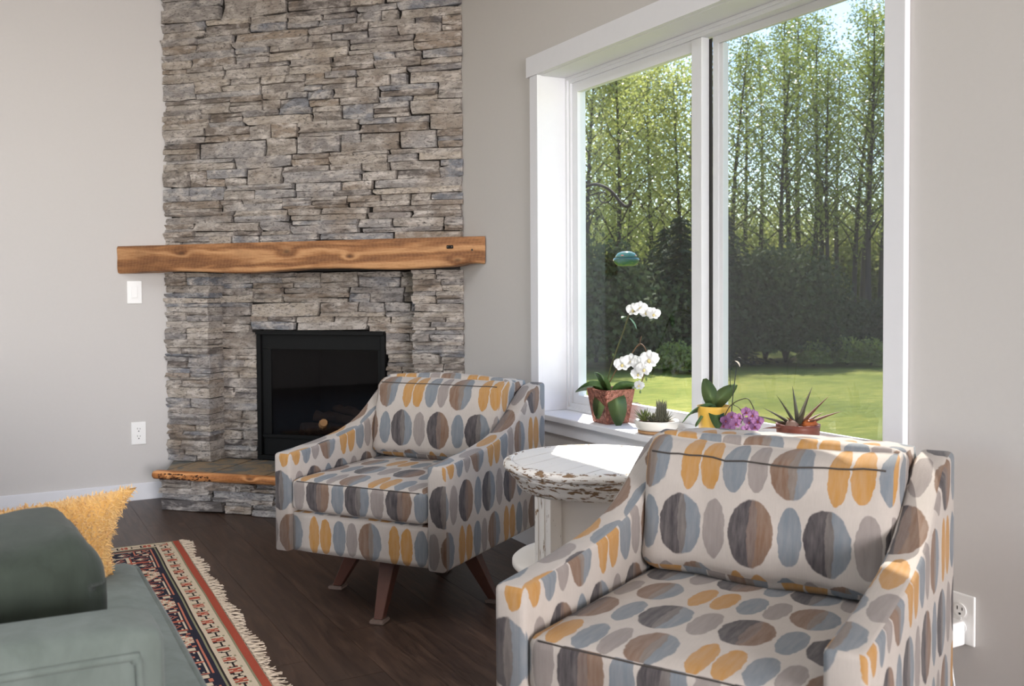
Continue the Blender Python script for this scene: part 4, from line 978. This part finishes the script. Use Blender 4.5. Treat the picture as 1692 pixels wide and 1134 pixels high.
def tree_meshes(seed, H, crown0, spread, nleaf, mleaf, lsize):
    r = random.Random(seed); parts = []; lean = Vector((r.uniform(-.05, .05), r.uniform(-.05, .05), 1))
    trunk = [Vector((lean.x*H*t+.12*math.sin(t*5+seed), lean.y*H*t+.10*math.cos(t*4+seed)-.1, H*t)) for t in [i/9 for i in range(10)]]
    parts.append(tube_data(trunk, lambda t: .095*(1-t)**.8*(H/10)+.008, 8)); tips = []
    for b in range(34):
        t = crown0+(1-crown0)*(b/34)**.9*.97; i = min(8, int(t*9)); p = trunk[i].lerp(trunk[i+1], t*9-i); a = b*2.4+r.uniform(-.5, .5); ln = spread*(1.1-.75*(t-crown0)/(1-crown0))*r.uniform(.6, 1.15)
        q1 = p+Vector((math.cos(a)*ln*.5, math.sin(a)*ln*.5, ln*.45)); q2 = p+Vector((math.cos(a)*ln, math.sin(a)*ln, ln*r.uniform(.6, 1.0)))
        parts.append(tube_data([p, q1, q2], lambda t, k=.035*(1-.6*(b/34)): k*(1-.75*t), 5)); tips += [(p.lerp(q1, .6), ln*.30), (q1, ln*.34), (q2, ln*.38), (q1.lerp(q2, .5), ln*.34)]
    tips += [(trunk[-1], .5), (trunk[-2], .5)]
    tv, tf = merge(parts); V, F = [], []
    for _ in range(nleaf):
        c, s = r.choice(tips); s = max(s, .28); p = c+Vector((r.gauss(0, s*.7), r.gauss(0, s*.7), r.gauss(0, s*.6))); a = Vector((r.gauss(0, 1), r.gauss(0, 1), r.gauss(0, .6))).normalized(); b = a.cross(Vector((r.gauss(0, 1), r.gauss(0, 1), r.gauss(0, 1)))).normalized(); L_ = lsize*r.uniform(.6, 1.2); o = len(V)
        V += [p-a*L_*.5, p+b*L_*.34, p+a*L_*.5, p-b*L_*.34]; F.append((o, o+1, o+2, o+3))
    m1 = bpy.data.meshes.new('trunk'); m1.from_pydata([tuple(v) for v in tv], [], tf); m1.update(); m1.materials.append(M['tree_bark']); m1.polygons.foreach_set('use_smooth', [True]*len(m1.polygons))
    m2 = bpy.data.meshes.new('foliage'); m2.from_pydata([tuple(v) for v in V], [], F); m2.update(); m2.materials.append(M[mleaf]); return m1, m2
TREES = [tree_meshes(1, 11, .28, 2.3, 6500, 'alder2', .115), tree_meshes(2, 12, .28, 2.0, 4600, 'alder', .11), tree_meshes(3, 11.5, .32, 1.8, 3800, 'alder', .11), tree_meshes(4, 10, .25, 1.9, 6500, 'alder2', .11), tree_meshes(5, 12, .36, 1.9, 3600, 'alder', .11)]
def fir_meshes(seed, H, w):
    r = random.Random(seed); V, F = [], []; tv, tf = tube_data([(0, 0, 0), (0, 0, H*.5), (0, 0, H)], lambda t: .12*(1-t)+.01, 7)
    nb_ = 150
    for b in range(nb_):
        t = (b/nb_)**1.15; z = .15+(H-.3)*t; ln = w*(1-t)**.85*r.uniform(.75, 1.15)+.12; a = b*2.4+r.uniform(-.3, .3); d = Vector((math.cos(a), math.sin(a), 0)); side = Vector((-d.y, d.x, 0)); m = 9
        for k in range(m):
            s = (k+.5)/m; p = Vector((0, 0, z))+d*ln*s+Vector((0, 0, -.28*ln*s*s))
            for q in range(4):
                sg = -1 if q % 2 else 1; tip = p+side*sg*(.30*ln*(1-s*.6)+.08)*r.uniform(.6, 1.1)+d*.16*r.uniform(.2, 1.2)+Vector((0, 0, -.10*r.random()-.03)); o = len(V); wv = d*.035+Vector((0, 0, .03*r.uniform(-1, 1)))
                V += [p-wv, p+wv, tip]; F.append((o, o+1, o+2))
    m1 = bpy.data.meshes.new('trunk'); m1.from_pydata([tuple(v) for v in tv], [], tf); m1.update(); m1.materials.append(M['dark_bark'])
    m2 = bpy.data.meshes.new('needles'); m2.from_pydata([tuple(v) for v in V], [], F); m2.update(); m2.materials.append(M['fir']); return m1, m2
FIRS = [fir_meshes(1, 5.2, 1.9), fir_meshes(2, 4.2, 1.8)]
def shrub_meshes(seed, mleaf, w, h, n, ls):
    r = random.Random(seed); V, F = [], []; tp = []
    for k in range(9): a = k*.7; tp.append(tube_data([(0, 0, 0), (math.cos(a)*w*.25, math.sin(a)*w*.25, h*.5), (math.cos(a)*w*.4, math.sin(a)*w*.4, h*.85)], lambda t: .03*(1-.7*t), 5))
    for _ in range(n):
        u_ = r.random()**.4; th = r.uniform(0, 6.283); cz = r.uniform(-.15, 1); rad = math.sqrt(max(0, 1-cz*cz*.9)); lump = 1+.22*mnoise.noise((math.cos(th)*2, math.sin(th)*2, cz*2+seed)); p = Vector((math.cos(th)*rad*w*u_*lump, math.sin(th)*rad*w*u_*lump, h*(.12+.85*max(0, cz)*u_*lump+.05*r.random())))
        a = Vector((r.gauss(0, 1), r.gauss(0, 1), r.gauss(0, 1))).normalized(); b = a.cross(Vector((r.gauss(0, 1), r.gauss(0, 1), r.gauss(0, 1)))).normalized(); o = len(V); V += [p-a*ls*.5, p+b*ls*.3, p+a*ls*.5, p-b*ls*.3]; F.append((o, o+1, o+2, o+3))
    tv, tf = merge(tp); m1 = bpy.data.meshes.new('stems'); m1.from_pydata([tuple(v) for v in tv], [], tf); m1.update(); m1.materials.append(M['dark_bark'])
    m2 = bpy.data.meshes.new('foliage'); m2.from_pydata([tuple(v) for v in V], [], F); m2.update(); m2.materials.append(M[mleaf]); return m1, m2
SHRUBS_FAR = shrub_meshes(9, 'alder2', 2.6, 5.2, 9000, .17)
SHRUBS = [shrub_meshes(1, 'bush', 1.5, 2.6, 6500, .13), shrub_meshes(2, 'bush', 1.3, 1.8, 5000, .12), shrub_meshes(3, 'alder', .55, .75, 1600, .10)]
def tall(d, k, r):
    return ((r.uniform(.215, .285))*d+1.6)/(11, 12, 11.5, 10, 12)[k]
def plant(name, meshes, p, rz, s, label, cat, group, sz=None):
    o = empty(name, p, rz, label=label, cat=cat, group=group); o.scale = (s, s, sz or s)
    a = link(meshes[0].name, meshes[0], o); b = link(meshes[1].name, meshes[1], o); b['kind'] = 'stuff'; return o
rt = random.Random(21)
# bright leafy alders seen through the clear left pane
for px, d, k, s in ((962, 25, 3, .88), (985, 29, 0, .86), (1020, 25.5, 0, .80), (1052, 31, 3, 1.02), (1075, 27, 3, .98), (1100, 33, 0, 1.0), (1128, 26.5, 3, .95), (1150, 30, 0, .95), (1005, 36, 3, 1.0)):
    plant('alder_tree', TREES[k], polar(px, d), rt.uniform(0, 6), s*.25+.75*tall(d, k, rt) if d > 35 else tall(d, k, rt), 'leafy bright green alder at the front of its clump, foliage almost to the ground' if d < 28 else 'leafy bright green alder further back in its clump', 'tree', 'leafy alders beyond the lawn')
# tall thin stemmed alders behind the screened pane
for px, d, k, s in ((1188, 26, 2, .92), (1205, 29, 1, .92), (1232, 33, 4, .98), (1262, 36, 1, 1.0), (1285, 26.5, 1, .98), (1296, 31, 2, .95), (1322, 34, 4, 1.02), (1340, 29, 2, .95), (1362, 37, 1, 1.1), (1372, 27, 4, .92), (1392, 32, 2, 1.0), (1410, 28, 1, .95), (1428, 35, 4, 1.05), (1446, 27, 2, .95), (1462, 31, 1, 1.0), (1480, 28, 4, .98), (1500, 36, 1, 1.0), (1545, 30, 4, 1), (1590, 34, 1, 1), (1640, 29, 2, 1), (1700, 33, 4, 1), (1770, 30, 1, 1), (1850, 34, 2, 1)):
    plant('alder_tree', TREES[k], polar(px, d), rt.uniform(0, 6), s*.25+.75*tall(d, k, rt) if d > 35 else tall(d, k, rt), 'tall alder with thick dark trunk just behind the dark shrubs' if d < 30 else 'slender tall alder far back among the thickets', 'tree', 'tall alders beyond the lawn')
for px, d, k, s in ((1165, 21.5, 0, .62), (1125, 21, 1, .78), (1195, 22, 0, .66), (1098, 22.5, 0, .6)):
    plant('fir_tree', FIRS[k], polar(px, d), rt.uniform(0, 6), s, 'dark drooping young fir at the edge of the lawn', 'tree', 'young firs beyond the lawn')
for px, d, k, s in ((958, 20.5, 0, 1.0), (985, 21.5, 0, 1.02), (1012, 20.5, 1, 1.2), (1040, 22, 0, .95), (1068, 21, 1, 1.2), (1232, 22, 0, .95), (1265, 22.5, 0, 1.0), (1298, 22, 0, .95), (1330, 23, 0, .85), (1362, 23.5, 1, .9), (1395, 24, 1, .8), (1430, 24, 1, .75), (1465, 24.5, 1, .8), (1520, 24, 1, .9), (1580, 24.5, 1, .9), (1650, 24, 1, .9), (1730, 24.5, 1, .9), (1820, 24, 1, .9)):
    plant('shrub', SHRUBS[k], polar(px, d), rt.uniform(0, 6), s, 'dense dark shrub between the young firs and the leafy bright alders' if px < 1150 else 'high dark shrub below the tall thin alders' if k == 0 else 'low dark shrub at the thin end of the row below tall alders', 'shrub', 'dark shrubs along the lawn')
for px, d, s in ((1115, 19.2, .8), (1140, 19.0, .7), (1345, 21, .7), (1400, 21.5, .8), (1440, 21.6, .75)):
    plant('shrub', SHRUBS[2], polar(px, d), rt.uniform(0, 6), s, 'small pale green plant at the edge of the mown lawn', 'shrub', 'low plants along the lawn')
for px, d, s in ((965, 40, 1.0), (1010, 42, 1.1), (1060, 40, 1.0), (1110, 42, 1.1), (1160, 41, 1.0), (1205, 40, .95), (1245, 43, 1.05), (1290, 40, .95), (1330, 42, 1.0), (1370, 40, .95), (1410, 42, 1.05), (1450, 40, 1.0), (1490, 42, 1.0), (1540, 40, 1.0), (1600, 41, 1.0), (1670, 40, 1.0), (1750, 41, 1.0), (1840, 40, 1.0)):
    plant('thicket', SHRUBS_FAR, polar(px, d), rt.uniform(0, 6), s, 'tall yellow-green thicket at the back between the alder trunks', 'thicket', 'thickets behind the alders')
rock_ = empty('garden_mound', polar(1045, 13.2, -.5), 0, label='small dark clump of soil on the lawn', cat='mound'); rock('mound', (0, 0, .0), (.16, .10, .07), 'soil', rock_)

# feeder -------------------------------------------------------------
M['iron'] = simple('wrought_iron', srgb(40, 36, 34), srgb(28, 26, 25), 30, .8, .1, spec=.15)
FX = .90
def wp(px, py): return at_x(px, py, FX)
hk = empty('feeder_hook', (FX, wp(925, 320).y, -.5), 0, label='curled black wrought iron hook outside the window', cat='hook')
def HKL(px, py): return wp(px, py)-Vector(hk.location)
tube('pole', [(0, 0, -.1), (0, 0, .9), HKL(925, 420), HKL(925, 340)], .009, M['iron'], hk, 8)
tube('arm', bez([HKL(a, b) for a, b in ((925, 345), (940, 328), (962, 312), (980, 305), (997, 308), (1012, 318), (1024, 333), (1034, 341), (1041, 338), (1042, 331))], 6), .0085, M['iron'], hk, 8)
sp = [HKL(1000+r_*math.cos(t)-2, 324+r_*math.sin(t)) for t, r_ in [(math.radians(-60+22*i), 15.5-.62*i) for i in range(20)]]
tube('scroll', sp, .004, M['iron'], hk, 7)
tube('scroll', bez([HKL(a, b) for a, b in ((935, 333), (962, 328), (978, 322), (990, 318))], 5), .004, M['iron'], hk, 7)
fd = empty('bird_feeder', wp(1035, 440), 0, label='green and blue swirled glass hummingbird feeder hanging outside', cat='feeder')
def feeder_glass():
    g = NG('swirled_glass'); v = g.coord('obj', (1, 1, 1)); sx = g.n('ShaderNodeSeparateXYZ'); g.l(v, sx.inputs[0]); n = g.noise(g.coord('obj', (1, 1, 3)), 40, 3, .6, 1)
    c = g.ramp(g.m_('ADD', g.m_('MULTIPLY', sx.outputs[2], 9), g.m_('MULTIPLY', n, .55)), [(.2, srgb(96, 140, 50)), (.42, srgb(20, 100, 66)), (.62, srgb(20, 96, 100)), (.85, srgb(80, 150, 140)), (1, srgb(170, 180, 170))])
    g.pbr(c, .12, None, .6, coat=.5); t = g.n('ShaderNodeBsdfTranslucent'); g.l(c, t.inputs[0]); mx = g.n('ShaderNodeMixShader'); mx.inputs[0].default_value = .45; g.l(g.p.outputs[0], mx.inputs[1]); g.l(t.outputs[0], mx.inputs[2]); g.l(mx.outputs[0], g.out.inputs[0]); return g.m
M['feeder'] = feeder_glass(); M['feeder_red'] = simple('pink_port', srgb(214, 120, 110), None, 20, .4, 0)
lathe('bowl', [(.03, 0), (.046, .002), (.064, .020), (.069, .033), (.064, .042), (.052, .043)], M['feeder'], fd, 32)
lathe('dome', [(.058, .0435), (.054, .056), (.044, .068), (.024, .076), (.006, .078)], M['feeder'], fd, 32)
tube('hanger', [(0, 0, .077), Vector(HKL(1041, 341))+Vector(hk.location)-Vector(fd.location)], .0012, M['iron'], fd, 6)
for a in (.6, 2.2, 3.7, 5.2): V, F = lathe_data([(.004, 0), (.011, .003), (.009, .007)], 8); q = mk('feeding_port', V, F, M['feeder_red'], fd, True); q.location = (.047*math.cos(a), .047*math.sin(a), .050)
tube('perch', bez([(-.055, .02, .024), (-.075, .03, .026), (-.088, .034, .032)], 4), .002, M['iron'], fd, 6); tube('perch', bez([(.052, -.03, .024), (.07, -.045, .026), (.08, -.05, .031)], 4), .002, M['iron'], fd, 6)
